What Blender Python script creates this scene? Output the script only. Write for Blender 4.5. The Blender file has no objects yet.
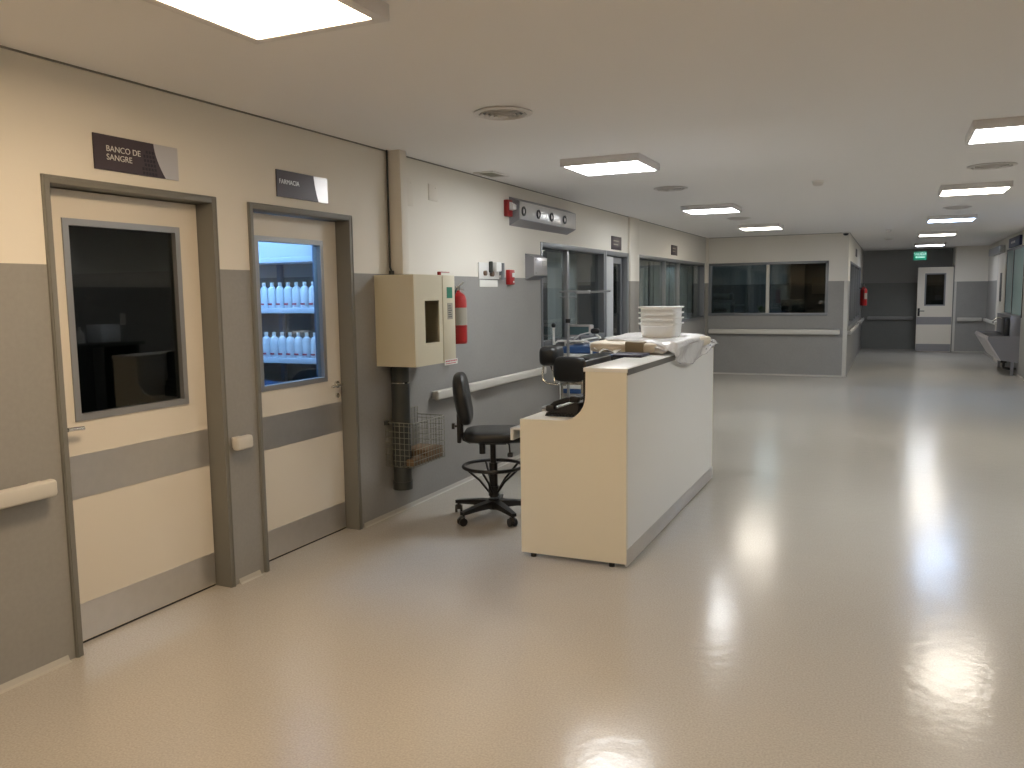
import bpy, bmesh, math, random
from mathutils import Vector, Matrix, noise
random.seed(7)
PI = math.pi
C = bpy.context.scene.collection
S = bpy.context.scene

# ------------------------------------------------------------------ camera, world, exposure
cam_d = bpy.data.cameras.new('camera')
cam = bpy.data.objects.new('camera', cam_d); C.objects.link(cam)
r_ = Vector((0.90923572, 0.41606121, -0.01354531)); u_ = Vector((-0.03292354, 0.10430987, 0.99399974)); f_ = Vector((-0.41497765, 0.90333411, -0.10854046))
cam.matrix_world = Matrix(((r_.x, u_.x, -f_.x, 3.2854), (r_.y, u_.y, -f_.y, 0.0), (r_.z, u_.z, -f_.z, 1.6), (0, 0, 0, 1)))
cam_d.sensor_width = 36; cam_d.lens = 825.68 / 1024 * 36; cam_d.clip_start = 0.05; cam_d.clip_end = 100
S.camera = cam
w = bpy.data.worlds.new('world'); S.world = w; w.use_nodes = True
w.node_tree.nodes['Background'].inputs[0].default_value = (0.6, 0.7, 0.8, 1)
w.node_tree.nodes['Background'].inputs[1].default_value = 0.02
S.view_settings.view_transform = 'Standard'; S.view_settings.look = 'None'; S.view_settings.gamma = 1
S.view_settings.use_curve_mapping = False; S.view_settings.exposure = 1.62
PANEL = 9.5           # brightness of a ceiling panel's diffuser
WARM = (1.0, 0.74, 0.48); SOFT = (1.0, 0.92, 0.80); WHITE = (0.96, 0.985, 1.0); COOL = (0.50, 0.68, 1.0); VIOLET = (0.86, 0.90, 1.0)
H = 2.6165            # ceiling height
XR = 5.4              # right wall

# ------------------------------------------------------------------ materials
def mat(name, col, rough=0.5, metal=0.0, noise_amt=0.0, noise_scale=60, bump=0.0, bump_scale=80, emit=None, strength=0, coat=0.0, spec=None, trans=0.0, alpha=1.0):
    m = bpy.data.materials.new(name); m.use_nodes = True
    nt = m.node_tree; b = nt.nodes['Principled BSDF']
    b.inputs['Base Color'].default_value = (*col, 1); b.inputs['Roughness'].default_value = rough; b.inputs['Metallic'].default_value = metal
    b.inputs['Coat Weight'].default_value = coat
    b.inputs['Transmission Weight'].default_value = trans; b.inputs['Alpha'].default_value = alpha
    if spec is not None: b.inputs['Specular IOR Level'].default_value = spec
    if emit: b.inputs['Emission Color'].default_value = (*emit, 1); b.inputs['Emission Strength'].default_value = strength
    g = nt.nodes.new('ShaderNodeNewGeometry')
    if noise_amt:
        n = nt.nodes.new('ShaderNodeTexNoise'); n.inputs['Scale'].default_value = noise_scale; n.inputs['Detail'].default_value = 4
        nt.links.new(g.outputs['Position'], n.inputs['Vector'])
        mx = nt.nodes.new('ShaderNodeMix'); mx.data_type = 'RGBA'
        mx.inputs[6].default_value = (*[c * (1 - noise_amt) for c in col], 1); mx.inputs[7].default_value = (*[min(1, c * (1 + noise_amt)) for c in col], 1)
        nt.links.new(n.outputs['Fac'], mx.inputs[0]); nt.links.new(mx.outputs[2], b.inputs['Base Color'])
    if bump:
        n2 = nt.nodes.new('ShaderNodeTexNoise'); n2.inputs['Scale'].default_value = bump_scale
        nt.links.new(g.outputs['Position'], n2.inputs['Vector'])
        bp = nt.nodes.new('ShaderNodeBump'); bp.inputs['Strength'].default_value = bump; bp.inputs['Distance'].default_value = 0.01
        nt.links.new(n2.outputs['Fac'], bp.inputs['Height']); nt.links.new(bp.outputs['Normal'], b.inputs['Normal'])
    return m

def wall_mat(name, up, low, zsplit=1.752):
    m = bpy.data.materials.new(name); m.use_nodes = True
    nt = m.node_tree; b = nt.nodes['Principled BSDF']; L = nt.links.new
    g = nt.nodes.new('ShaderNodeNewGeometry'); sp = nt.nodes.new('ShaderNodeSeparateXYZ'); L(g.outputs['Position'], sp.inputs[0])
    gt = nt.nodes.new('ShaderNodeMath'); gt.operation = 'GREATER_THAN'; gt.inputs[1].default_value = zsplit; L(sp.outputs['Z'], gt.inputs[0])
    n = nt.nodes.new('ShaderNodeTexNoise'); n.inputs['Scale'].default_value = 45; n.inputs['Detail'].default_value = 6; L(g.outputs['Position'], n.inputs['Vector'])
    n3 = nt.nodes.new('ShaderNodeTexNoise'); n3.inputs['Scale'].default_value = 3.0; n3.inputs['Detail'].default_value = 3; L(g.outputs['Position'], n3.inputs['Vector'])
    ad = nt.nodes.new('ShaderNodeMath'); ad.operation = 'ADD'; L(n.outputs['Fac'], ad.inputs[0]); L(n3.outputs['Fac'], ad.inputs[1])
    hf = nt.nodes.new('ShaderNodeMath'); hf.operation = 'MULTIPLY'; hf.inputs[1].default_value = 0.5; L(ad.outputs[0], hf.inputs[0])
    mx = nt.nodes.new('ShaderNodeMix'); mx.data_type = 'RGBA'
    mx.inputs[6].default_value = (*[c * 0.84 for c in low], 1); mx.inputs[7].default_value = (*[c * 1.16 for c in low], 1); L(hf.outputs[0], mx.inputs[0])
    m2 = nt.nodes.new('ShaderNodeMix'); m2.data_type = 'RGBA'; m2.inputs[7].default_value = (*up, 1)
    L(gt.outputs[0], m2.inputs[0]); L(mx.outputs[2], m2.inputs[6]); L(m2.outputs[2], b.inputs['Base Color'])
    rr = nt.nodes.new('ShaderNodeMapRange'); rr.inputs[3].default_value = 0.42; rr.inputs[4].default_value = 0.7; L(gt.outputs[0], rr.inputs[0]); L(rr.outputs[0], b.inputs['Roughness'])
    bp = nt.nodes.new('ShaderNodeBump'); bp.inputs['Strength'].default_value = 0.05; bp.inputs['Distance'].default_value = 0.004; L(n.outputs['Fac'], bp.inputs['Height']); L(bp.outputs['Normal'], b.inputs['Normal'])
    return m

def floor_mat():
    m = bpy.data.materials.new('vinyl_floor'); m.use_nodes = True
    nt = m.node_tree; b = nt.nodes['Principled BSDF']; L = nt.links.new
    g = nt.nodes.new('ShaderNodeNewGeometry')
    n = nt.nodes.new('ShaderNodeTexNoise'); n.inputs['Scale'].default_value = 120; n.inputs['Detail'].default_value = 3; L(g.outputs['Position'], n.inputs['Vector'])
    n2 = nt.nodes.new('ShaderNodeTexNoise'); n2.inputs['Scale'].default_value = 1.3; n2.inputs['Detail'].default_value = 4; L(g.outputs['Position'], n2.inputs['Vector'])
    cr = nt.nodes.new('ShaderNodeValToRGB'); cr.color_ramp.elements[0].position = 0.3; cr.color_ramp.elements[1].position = 0.7
    cr.color_ramp.elements[0].color = (0.45, 0.42, 0.37, 1); cr.color_ramp.elements[1].color = (0.57, 0.535, 0.475, 1); L(n.outputs['Fac'], cr.inputs[0])
    mx = nt.nodes.new('ShaderNodeMix'); mx.data_type = 'RGBA'; mx.blend_type = 'MULTIPLY'; mx.inputs[7].default_value = (0.9, 0.9, 0.9, 1)
    L(n2.outputs['Fac'], mx.inputs[0]); L(cr.outputs[0], mx.inputs[6]); L(mx.outputs[2], b.inputs['Base Color'])
    rr = nt.nodes.new('ShaderNodeMapRange'); rr.inputs[3].default_value = 0.15; rr.inputs[4].default_value = 0.23; L(n2.outputs['Fac'], rr.inputs[0]); L(rr.outputs[0], b.inputs['Roughness'])
    b.inputs['Specular IOR Level'].default_value = 0.5
    n3 = nt.nodes.new('ShaderNodeTexNoise'); n3.inputs['Scale'].default_value = 14; n3.inputs['Detail'].default_value = 3; L(g.outputs['Position'], n3.inputs['Vector'])
    bp = nt.nodes.new('ShaderNodeBump'); bp.inputs['Strength'].default_value = 0.07; bp.inputs['Distance'].default_value = 0.02; L(n3.outputs['Fac'], bp.inputs['Height']); L(bp.outputs['Normal'], b.inputs['Normal'])
    return m

def glass_mat(name, tint=(0.8, 0.85, 0.85), ior=1.5):
    m = bpy.data.materials.new(name); m.use_nodes = True
    nt = m.node_tree; nt.nodes.remove(nt.nodes['Principled BSDF']); L = nt.links.new
    t = nt.nodes.new('ShaderNodeBsdfTransparent'); t.inputs[0].default_value = (*tint, 1)
    gl = nt.nodes.new('ShaderNodeBsdfGlossy'); gl.inputs['Roughness'].default_value = 0.01; gl.inputs['Color'].default_value = (0.9, 0.9, 0.9, 1)
    fr = nt.nodes.new('ShaderNodeFresnel'); fr.inputs['IOR'].default_value = ior
    g = nt.nodes.new('ShaderNodeNewGeometry'); mr = nt.nodes.new('ShaderNodeMapRange'); mr.inputs[3].default_value = ior; mr.inputs[4].default_value = 1 / ior
    L(g.outputs['Backfacing'], mr.inputs[0]); L(mr.outputs[0], fr.inputs['IOR'])      # the same reflectance on both faces of the pane
    mx = nt.nodes.new('ShaderNodeMixShader'); L(fr.outputs[0], mx.inputs[0]); L(t.outputs[0], mx.inputs[1]); L(gl.outputs[0], mx.inputs[2])
    L(mx.outputs[0], nt.nodes['Material Output'].inputs[0]); return m

def emis(name, col, s): return mat(name, (0.8, 0.8, 0.8), 0.5, emit=col, strength=s)

M = dict(
    wall=wall_mat('painted_wall', (0.80, 0.765, 0.69), (0.30, 0.295, 0.28)),
    wall_shaded=wall_mat('shade_darkened_wall', (0.30, 0.30, 0.29), (0.17, 0.175, 0.165)),  # two-tone wall paint darkened: the shade of the unlit far end, as colour
    pillar=wall_mat('pillar_paint', (0.77, 0.73, 0.65), (0.30, 0.28, 0.25)),
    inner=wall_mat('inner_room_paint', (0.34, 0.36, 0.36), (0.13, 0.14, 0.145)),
    ceil=mat('ceiling_paint', (0.89, 0.88, 0.875), 0.8),
    floor=floor_mat(),
    base=mat('pale_coving', (0.46, 0.44, 0.39), 0.4),
    frame=mat('grey_door_frame', (0.20, 0.197, 0.18), 0.45, 0.0),
    alu=mat('anodised_aluminium', (0.36, 0.37, 0.38), 0.35, 0.6),
    alud=mat('grey_window_frame', (0.21, 0.22, 0.235), 0.4, 0.4),
    leaf=mat('cream_laminate', (0.74, 0.69, 0.60), 0.35),
    steel=mat('brushed_steel', (0.66, 0.65, 0.64), 0.30, 0.8, noise_amt=0.06, noise_scale=20),
    sinksteel=mat('satin_steel', (0.28, 0.28, 0.30), 0.42, 0.8),
    chrome=mat('chrome', (0.75, 0.74, 0.70), 0.12, 1.0),
    rail=mat('vinyl_handrail', (0.60, 0.58, 0.53), 0.35),
    rail_shaded=mat('shade_darkened_handrail', (0.30, 0.30, 0.29), 0.4),  # rail vinyl darkened too, carrying the end wall's shade in its colour
    glass=glass_mat('window_glass', (0.80, 0.84, 0.84)),
    glassd=glass_mat('tinted_glass', (0.42, 0.46, 0.46)), glassm=glass_mat('smoky_glass', (0.6, 0.66, 0.66)),
    sign=mat('aubergine_plastic', (0.060, 0.044, 0.055), 0.35),
    signsil=mat('silver_plastic', (0.62, 0.60, 0.60), 0.28, 0.5),
    white=mat('white_plastic', (0.80, 0.80, 0.78), 0.35),
    lampbody=mat('white_lamp_housing', (0.78, 0.76, 0.76), 0.5),
    lam=mat('white_laminate', (0.80, 0.80, 0.77), 0.3),
    lamc=mat('cream_side_laminate', (0.79, 0.755, 0.64), 0.35),
    edge=mat('grey_edge_and_shadow_line', (0.22, 0.21, 0.19), 0.35, 0.4),
    black=mat('black_vinyl', (0.012, 0.013, 0.014), 0.38, bump=0.05),
    blackp=mat('black_plastic', (0.016, 0.016, 0.017), 0.35),
    dgrey=mat('dark_grey_pipe', (0.045, 0.050, 0.048), 0.4),
    cab=mat('cream_enamel', (0.66, 0.615, 0.47), 0.4),
    cabin=mat('cabinet_inside', (0.30, 0.27, 0.20), 0.5),
    red=mat('red_enamel', (0.36, 0.012, 0.012), 0.3),
    dred=mat('dark_red_plastic', (0.28, 0.015, 0.015), 0.35),
    green=mat('green_label', (0.02, 0.20, 0.12), 0.4),
    glabel=mat('grey_label', (0.36, 0.34, 0.28), 0.5),
    paper=mat('white_paper', (0.78, 0.77, 0.73), 0.6),
    card=mat('brown_cardboard', (0.20, 0.135, 0.08), 0.7, noise_amt=0.3, noise_scale=12),
    beige=mat('beige_paper_bundle', (0.60, 0.53, 0.42), 0.6),
    wire=mat('galvanised_wire', (0.33, 0.33, 0.27), 0.4, 0.5),
    vent=mat('vent_white', (0.72, 0.70, 0.68), 0.45),
    dark=mat('dark_void', (0.03, 0.03, 0.03), 0.7),
    blue=mat('blue_vinyl', (0.04, 0.10, 0.26), 0.4),
    navy=mat('navy_cover', (0.018, 0.020, 0.05), 0.4),
    exitg=mat('green_exit_sign', (0.0, 0.16, 0.09), 0.4, emit=(0.0, 0.30, 0.16), strength=0.08),
    exitw=mat('pale_exit_letters', (0.5, 0.8, 0.65), 0.4, emit=(0.3, 0.7, 0.5), strength=0.1),
    bottle=mat('clear_white_bottle', (0.80, 0.84, 0.90), 0.25),
    shelf=mat('pale_metal_shelf', (0.62, 0.68, 0.78), 0.4),
    shelfd=mat('slate_metal_upright', (0.10, 0.15, 0.24), 0.4),
    carton=mat('white_carton', (0.72, 0.76, 0.82), 0.6),
    bluebox=mat('blue_plastic_crate', (0.03, 0.09, 0.22), 0.5),
    blind=mat('grey_blind_fabric', (0.62, 0.63, 0.63), 0.7),
    bin_=mat('milky_plastic', (0.96, 0.98, 0.98), 0.3),
    film=mat('white_plastic_film', (0.74, 0.72, 0.70), 0.22, noise_amt=0.08, noise_scale=10, bump=0.3, bump_scale=30, alpha=0.7),
    plant=mat('plant_green', (0.10, 0.17, 0.03), 0.5),
    signblue=mat('dark_blue_sign', (0.015, 0.022, 0.07), 0.4),
    teal=mat('teal_panel', (0.10, 0.17, 0.18), 0.3),
    pink=mat('pink_red_print', (0.55, 0.06, 0.09), 0.5),
)

# ------------------------------------------------------------------ mesh helpers
WORLD = {}
class MB:
    def __init__(s): s.v = []; s.f = []; s.soft = False; s.hard = False
    def add(s, vs, fs):
        o = len(s.v); s.v += [tuple(v) for v in vs]; s.f += [tuple(i + o for i in f) for f in fs]; return s
    def box(s, x0, x1, y0, y1, z0, z1, bev=0.0, seg=2):
        s.hard = True
        if x0 > x1: x0, x1 = x1, x0
        if y0 > y1: y0, y1 = y1, y0
        if z0 > z1: z0, z1 = z1, z0
        bm = bmesh.new(); bmesh.ops.create_cube(bm, size=1)
        for v in bm.verts: v.co = Vector(((x0 + x1) / 2 + v.co.x * (x1 - x0), (y0 + y1) / 2 + v.co.y * (y1 - y0), (z0 + z1) / 2 + v.co.z * (z1 - z0)))
        if bev > 0: bmesh.ops.bevel(bm, geom=bm.edges[:], offset=min(bev, 0.45 * min(x1 - x0, y1 - y0, z1 - z0)), segments=seg, affect='EDGES', profile=0.5)
        return s.from_bm(bm)
    def from_bm(s, bm, mtx=None):
        bm.verts.index_update(); vs = [(mtx @ v.co if mtx else v.co.copy()) for v in bm.verts]; fs = [[v.index for v in f.verts] for f in bm.faces]; bm.free(); return s.add(vs, fs)
    def prism(s, poly, a, b, axis='y'):
        n = len(poly); vs = []
        for t in (a, b):
            for p, q in poly: vs.append({'y': (p, t, q), 'x': (t, p, q), 'z': (p, q, t)}[axis])
        fs = [tuple(range(n)), tuple(range(2 * n - 1, n - 1, -1))] + [(i, (i + 1) % n, n + (i + 1) % n, n + i) for i in range(n)]
        bm = bmesh.new(); bv = [bm.verts.new(v) for v in vs]
        for f in fs: bm.faces.new([bv[i] for i in f])
        bmesh.ops.recalc_face_normals(bm, faces=bm.faces[:]); return s.from_bm(bm)
    def cyl(s, p, q, r, r2=None, n=20):
        p, q = Vector(p), Vector(q); d = q - p; r2 = r if r2 is None else r2
        z = d.normalized(); x = z.orthogonal().normalized(); y = z.cross(x); vs = []
        for c, rr in ((p, r), (q, r2)):
            for i in range(n): a = 2 * PI * i / n; vs.append(c + rr * (math.cos(a) * x + math.sin(a) * y))
        return s.add(vs, [tuple(range(n - 1, -1, -1)), tuple(range(n, 2 * n))] + [(i, (i + 1) % n, n + (i + 1) % n, n + i) for i in range(n)])
    def tube(s, pts, r, n=10, closed=False):
        s.soft = True; n = max(n, 8)
        pts = [Vector(p) for p in pts]; m = len(pts); vs = []; up = None
        for i, p in enumerate(pts):
            a = pts[(i - 1) % m] if (closed or i) else p; b = pts[(i + 1) % m] if (closed or i < m - 1) else p
            t = (b - a).normalized()
            if up is None: up = t.orthogonal().normalized()
            up = (up - t * up.dot(t)).normalized(); sd = t.cross(up)
            for k in range(n): an = 2 * PI * k / n; vs.append(p + r * (math.cos(an) * up + math.sin(an) * sd))
        fs = []
        for i in range(m if closed else m - 1):
            j = (i + 1) % m
            for k in range(n): fs.append((i * n + k, i * n + (k + 1) % n, j * n + (k + 1) % n, j * n + k))
        if not closed: fs += [tuple(range(n - 1, -1, -1)), tuple(range((m - 1) * n, m * n))]
        return s.add(vs, fs)
    def lathe(s, c, prof, n=32, cap=True):
        vs = []; m = len(prof)
        for r, z in prof:
            for i in range(n): a = 2 * PI * i / n; vs.append((c[0] + r * math.cos(a), c[1] + r * math.sin(a), c[2] + z))
        fs = [(j * n + i, j * n + (i + 1) % n, (j + 1) * n + (i + 1) % n, (j + 1) * n + i) for j in range(m - 1) for i in range(n)]
        if cap: fs += [tuple(range(n - 1, -1, -1)), tuple(range((m - 1) * n, m * n))]
        return s.add(vs, fs)
    def cushion(s, c, hx, hy, hz, e=0.35, e2=0.5, mtx=None, nu=36, nv=18, fn=None):
        s.soft = True
        sg = lambda t, k: math.copysign(abs(t) ** k, t); vs = []; fs = []
        for j in range(nv + 1):
            ph = -PI / 2 + PI * j / nv
            for i in range(nu):
                th = 2 * PI * i / nu
                v = Vector((hx * sg(math.cos(ph), e2) * sg(math.cos(th), e), hy * sg(math.cos(ph), e2) * sg(math.sin(th), e), hz * sg(math.sin(ph), e2)))
                if fn: v = fn(v)
                if mtx: v = mtx @ v
                vs.append(v + Vector(c))
        for j in range(nv):
            for i in range(nu): fs.append((j * nu + i, j * nu + (i + 1) % nu, (j + 1) * nu + (i + 1) % nu, (j + 1) * nu + i))
        return s.add(vs, fs)
    def xform(s, mtx): s.v = [tuple(mtx @ Vector(v)) for v in s.v]; return s
    def build(s, name, m, parent=None, smooth=True):
        if parent: o0 = WORLD[parent.name]
        else:
            xs, ys, zs = zip(*s.v); o0 = Vector(((min(xs) + max(xs)) / 2, (min(ys) + max(ys)) / 2, min(zs)))
        me = bpy.data.meshes.new(name); me.from_pydata([tuple(Vector(v) - o0) for v in s.v], [], s.f); me.validate()
        if smooth:
            me.polygons.foreach_set('use_smooth', [True] * len(me.polygons)); me.set_sharp_from_angle(angle=math.radians(60 if s.soft and not s.hard else 48 if s.soft else 24))
        me.materials.append(M[m] if isinstance(m, str) else m)
        o = bpy.data.objects.new(name, me); C.objects.link(o)
        if parent: o.parent = parent
        else: o.location = o0
        WORLD[o.name] = o0.copy(); return o

def tag(o, label, cat, group=None, kind=None):
    o['label'] = label; o['category'] = cat
    if group: o['group'] = group
    if kind: o['kind'] = kind
    return o
def thing(name, label, cat, loc, group=None):
    o = bpy.data.objects.new(name, None); C.objects.link(o); o.location = loc; o.empty_display_size = 0.1
    WORLD[o.name] = Vector(loc); return tag(o, label, cat, group)
def hold(name, loc):            # an Empty for a setting element that has parts
    o = bpy.data.objects.new(name, None); C.objects.link(o); o.location = loc; o['kind'] = 'structure'; WORLD[o.name] = Vector(loc); return o
def struct(name, mb, m): o = mb.build(name, m); o['kind'] = 'structure'; return o
def part_label(o, l): o['label'] = l; return o
def dup(root, loc, label=None, group=None, rotz=None):
    r = root.copy(); C.objects.link(r); r.location = loc
    if rotz is not None: r.rotation_euler = (0, 0, rotz)
    if label: r['label'] = label
    if group: r['group'] = group
    for ch in list(root.children):
        c = ch.copy(); C.objects.link(c); c.parent = r
        for g in list(ch.children):
            d = g.copy(); C.objects.link(d); d.parent = c
    return r
def text(name, s_, size, loc, rot, m, parent, ext=0.0006, align='LEFT', spacing=1.0):
    cu = bpy.data.curves.new(name, 'FONT'); cu.body = s_; cu.size = size; cu.extrude = ext; cu.align_x = align; cu.space_line = spacing
    to = bpy.data.objects.new(name, cu); C.objects.link(to); bpy.context.view_layer.update()
    me = bpy.data.meshes.new_from_object(to.evaluated_get(bpy.context.evaluated_depsgraph_get())); bpy.data.objects.remove(to)
    o0 = WORLD[parent.name]; me.transform(Matrix.Translation(Vector(loc) - o0) @ rot)
    me.materials.clear(); me.materials.append(M[m]); o = bpy.data.objects.new(name, me); C.objects.link(o); o.parent = parent; WORLD[o.name] = o0.copy(); return o
RX_POS = Matrix(((0, 0, 1, 0), (1, 0, 0, 0), (0, 1, 0, 0), (0, 0, 0, 1)))     # text lying on a wall whose face looks to +x
RY_NEG = Matrix(((1, 0, 0, 0), (0, 0, -1, 0), (0, 1, 0, 0), (0, 0, 0, 1)))    # text looking to -y

# ------------------------------------------------------------------ the setting
struct('floor', MB().box(-4.4, 5.7, -3.9, 25.2, -0.12, 0), 'floor')
struct('ceiling', MB().box(-4.4, 5.7, -3.9, 25.2, H, H + 0.1), 'ceil')
T = 0.2
def wallx(x0, x1, y0, y1, holes):      # a wall along y with rectangular holes (ya, yb, za, zb)
    b = MB(); y = y0
    for ya, yb, za, zb in sorted(holes):
        if ya > y: b.box(x0, x1, y, ya, 0, H)
        if za > 0: b.box(x0, x1, ya, yb, 0, za)
        if zb < H: b.box(x0, x1, ya, yb, zb, H)
        y = yb
    if y1 > y: b.box(x0, x1, y, y1, 0, H)
    return b
def wally(y0, y1, x0, x1, holes):
    b = MB(); x = x0
    for xa, xb, za, zb in sorted(holes):
        if xa > x: b.box(x, xa, y0, y1, 0, H)
        if za > 0: b.box(xa, xb, y0, y1, 0, za)
        if zb < H: b.box(xa, xb, y0, y1, zb, H)
        x = xb
    if x1 > x: b.box(x, x1, y0, y1, 0, H)
    return b
D1 = (2.41, 3.405, 0, 2.132); D2 = (3.645, 4.622, 0, 2.130)
W1 = (7.89, 9.976, 1.05, 2.125); D3 = (9.976, 10.99, 0, 2.125); W2 = (11.48, 16.03, 1.07, 2.13)
struct('wall_left', wallx(-T, 0, -3.7, 16.23, [D1, D2, W1, D3, W2]), 'wall')
struct('wall_back', wally(16.23, 16.37, 0, 2.55, [(0.05, 2.22, 1.125, 2.125)]), 'wall')
struct('wall_corridor_side', wallx(2.41, 2.55, 16.37, 24.3, [(17.0, 22.6, 0.9, 2.13)]), 'wall')
struct('wall_far', MB().box(2.41, 4.68, 24.3, 24.45, 0, H), 'wall_shaded')  # its dimness is put into the paint, not cast by the lamps
struct('wall_far_right', MB().box(4.68, XR, 23.3, 24.45, 0, H), 'wall')
struct('wall_right', wallx(XR, XR + 0.15, -3.7, 24.45, [(17.2, 19.7, 1.05, 2.35)]), 'wall')
struct('wall_rear', MB().box(-T, XR, -3.85, -3.7, 0, H), 'wall')
struct('trim_1', MB().box(0, 0.035, 10.99, 11.43, 0, H, 0.004), 'pillar')          # pillar between the glazed fronts
struct('trim_2', MB().box(0, 0.05, 16.15, 16.23, 0, H, 0.004), 'pillar')
struct('trim_3', MB().box(2.49, 2.56, 16.222, 16.29, 0, 1.75, 0.006), 'rail')       # corner guard
struct('shadow_line_left', MB().box(0.0, 0.010, -3.7, 10.99, H - 0.007, H).box(0.0, 0.010, 11.43, 16.23, H - 0.007, H), 'edge')  # thin grey strip drawing the shadow line where wall meets ceiling
struct('shadow_line_back', MB().box(0.0, 2.55, 16.22, 16.23, H - 0.007, H), 'edge')  # same painted shadow line along the back wall
struct('shadow_line_side', MB().box(2.55, 2.56, 16.22, 24.3, H - 0.007, H), 'edge')  # and along the corridor side, shade drawn as a grey strip
cove = lambda a, b: [(0.0, 0.0), (0.022, 0.0), (0.008, 0.006), (0.003, 0.02), (0.0, 0.025)]
bl = MB()
for a, b in ((-3.7, D1[0] - 0.035), (D1[1] + 0.035, D2[0] - 0.035), (D2[1] + 0.035, D3[0]), (11.43, 16.2)): bl.prism([(0, 0), (0.024, 0), (0.010, 0.006), (0.004, 0.02), (0, 0.028)], a, b)
struct('baseboard_left', bl, 'base')
struct('baseboard_back', MB().prism([(16.23, 0), (16.206, 0), (16.22, 0.006), (16.226, 0.02), (16.23, 0.028)], 0.05, 2.49, 'x'), 'base')
struct('baseboard_far', MB().box(4.68, XR, 23.285, 23.3, 0, 0.03, 0.004), 'base')
struct('baseboard_right', MB().box(XR - 0.015, XR, -3.7, 23.28, 0, 0.03, 0.004), 'base')
# rooms behind the glass
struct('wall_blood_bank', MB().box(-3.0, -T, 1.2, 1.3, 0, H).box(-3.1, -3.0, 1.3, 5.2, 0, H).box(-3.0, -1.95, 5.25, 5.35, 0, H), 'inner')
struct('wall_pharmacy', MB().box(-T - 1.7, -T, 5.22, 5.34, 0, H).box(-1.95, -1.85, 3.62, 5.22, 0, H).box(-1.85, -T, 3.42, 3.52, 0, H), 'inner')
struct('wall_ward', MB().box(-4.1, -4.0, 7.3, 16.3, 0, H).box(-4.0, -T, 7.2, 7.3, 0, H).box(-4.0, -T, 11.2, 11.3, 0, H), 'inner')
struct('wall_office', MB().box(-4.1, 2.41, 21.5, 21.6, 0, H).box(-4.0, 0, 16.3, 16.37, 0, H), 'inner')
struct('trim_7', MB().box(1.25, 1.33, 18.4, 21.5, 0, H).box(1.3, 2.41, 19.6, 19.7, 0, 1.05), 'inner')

# ---- framed doors in the left wall
def frame_mb(D, depth=0.15, face=0.034, out=0.012):
    ya, yb, za, zb = D; b = MB()
    b.box(-depth, out, ya, ya + face, 0, zb, 0.002).box(-depth, out, yb - face, yb, 0, zb, 0.002).box(-depth, out, ya + face, yb - face, zb - face, zb, 0.002)
    b.box(-depth, -0.098, ya + face, ya + face + 0.03, 0, zb - face).box(-depth, -0.112, yb - face - 0.03, yb - face, 0, zb - face)   # rebates
    b.box(out - 0.004, out + 0.004, ya + 0.006, ya + 0.012, 0, zb - 0.006).box(out - 0.004, out + 0.004, yb - 0.012, yb - 0.006, 0, zb - 0.006).box(out - 0.004, out + 0.004, ya + 0.01, yb - 0.01, zb - 0.012, zb - 0.006)
    return b
def lever(parent, xf, y, z, s, m='chrome', L=0.11):      # lever pointing along s*y on the +x face
    hd = MB().cyl((xf, y, z), (xf + 0.012, y, z), 0.024).cyl((xf + 0.01, y, z), (xf + 0.05, y, z), 0.009).tube([(xf + 0.048, y, z), (xf + 0.05, y + s * 0.03, z), (xf + 0.048, y + s * L, z - 0.004)], 0.0095)
    o = hd.build('handle', m, parent)
    MB().cyl((xf, y, z - 0.075), (xf + 0.012, y, z - 0.075), 0.017).box(xf + 0.01, xf + 0.018, y - 0.003, y + 0.003, z - 0.085, z - 0.066).build('lock_cylinder', m, parent)
    return o
def door(name, D, win, zw, handle_side, gm):
    ya, yb, za, zb = D; r = hold(name, (0, (ya + yb) / 2, 0)); la, lb = ya + 0.038, yb - 0.038; zt = zb - 0.04; x1, x0 = -0.10, -0.142
    frame_mb(D).build('door_frame', 'frame', r)
    wa, wb = win; z0, z1 = zw
    lf = MB().box(x0, x1, la, wa, 0.012, zt).box(x0, x1, wb, lb, 0.012, zt).box(x0, x1, wa, wb, 0.012, z0).box(x0, x1, wa, wb, z1, zt).build('leaf', 'leaf', r)
    f = 0.026; fx = x1 + 0.008
    fo = MB().box(x0 - 0.006, fx, wa - 0.004, wa + f, z0 - 0.004, z1 + 0.004).box(x0 - 0.006, fx, wb - f, wb + 0.004, z0 - 0.004, z1 + 0.004).box(x0 - 0.006, fx, wa + f, wb - f, z1 - f, z1 + 0.004).box(x0 - 0.006, fx, wa + f, wb - f, z0 - 0.004, z0 + f).build('window_frame', 'alu', lf)
    MB().box(-0.124, -0.118, wa + f, wb - f, z0 + f, z1 - f).build('glass', gm, lf, False)
    part_label(MB().box(x1, x1 + 0.003, la + 0.004, lb - 0.004, 0.688, 0.888).build('bumper_plate', 'steel', lf), 'brushed steel band across the middle')
    part_label(MB().box(x1, x1 + 0.003, la + 0.004, lb - 0.004, 0.018, 0.192).build('kick_plate', 'steel', lf), 'brushed steel kick plate')
    MB().box(x0, x1 - 0.005, la, lb, 0.0, 0.012).build('threshold_seal', 'dark', r)
    if handle_side < 0: lever(lf, x1, la + 0.045, 1.02, 1, L=.08)
    else: lever(lf, x1, lb - 0.05, 1.01, -1)
    return r
door('door_1', D1, (2.572, 3.236), (1.048, 1.962), -1, 'glassd')
door('door_2', D2, (3.800, 4.430), (1.045, 1.955), 1, 'glass')

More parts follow.
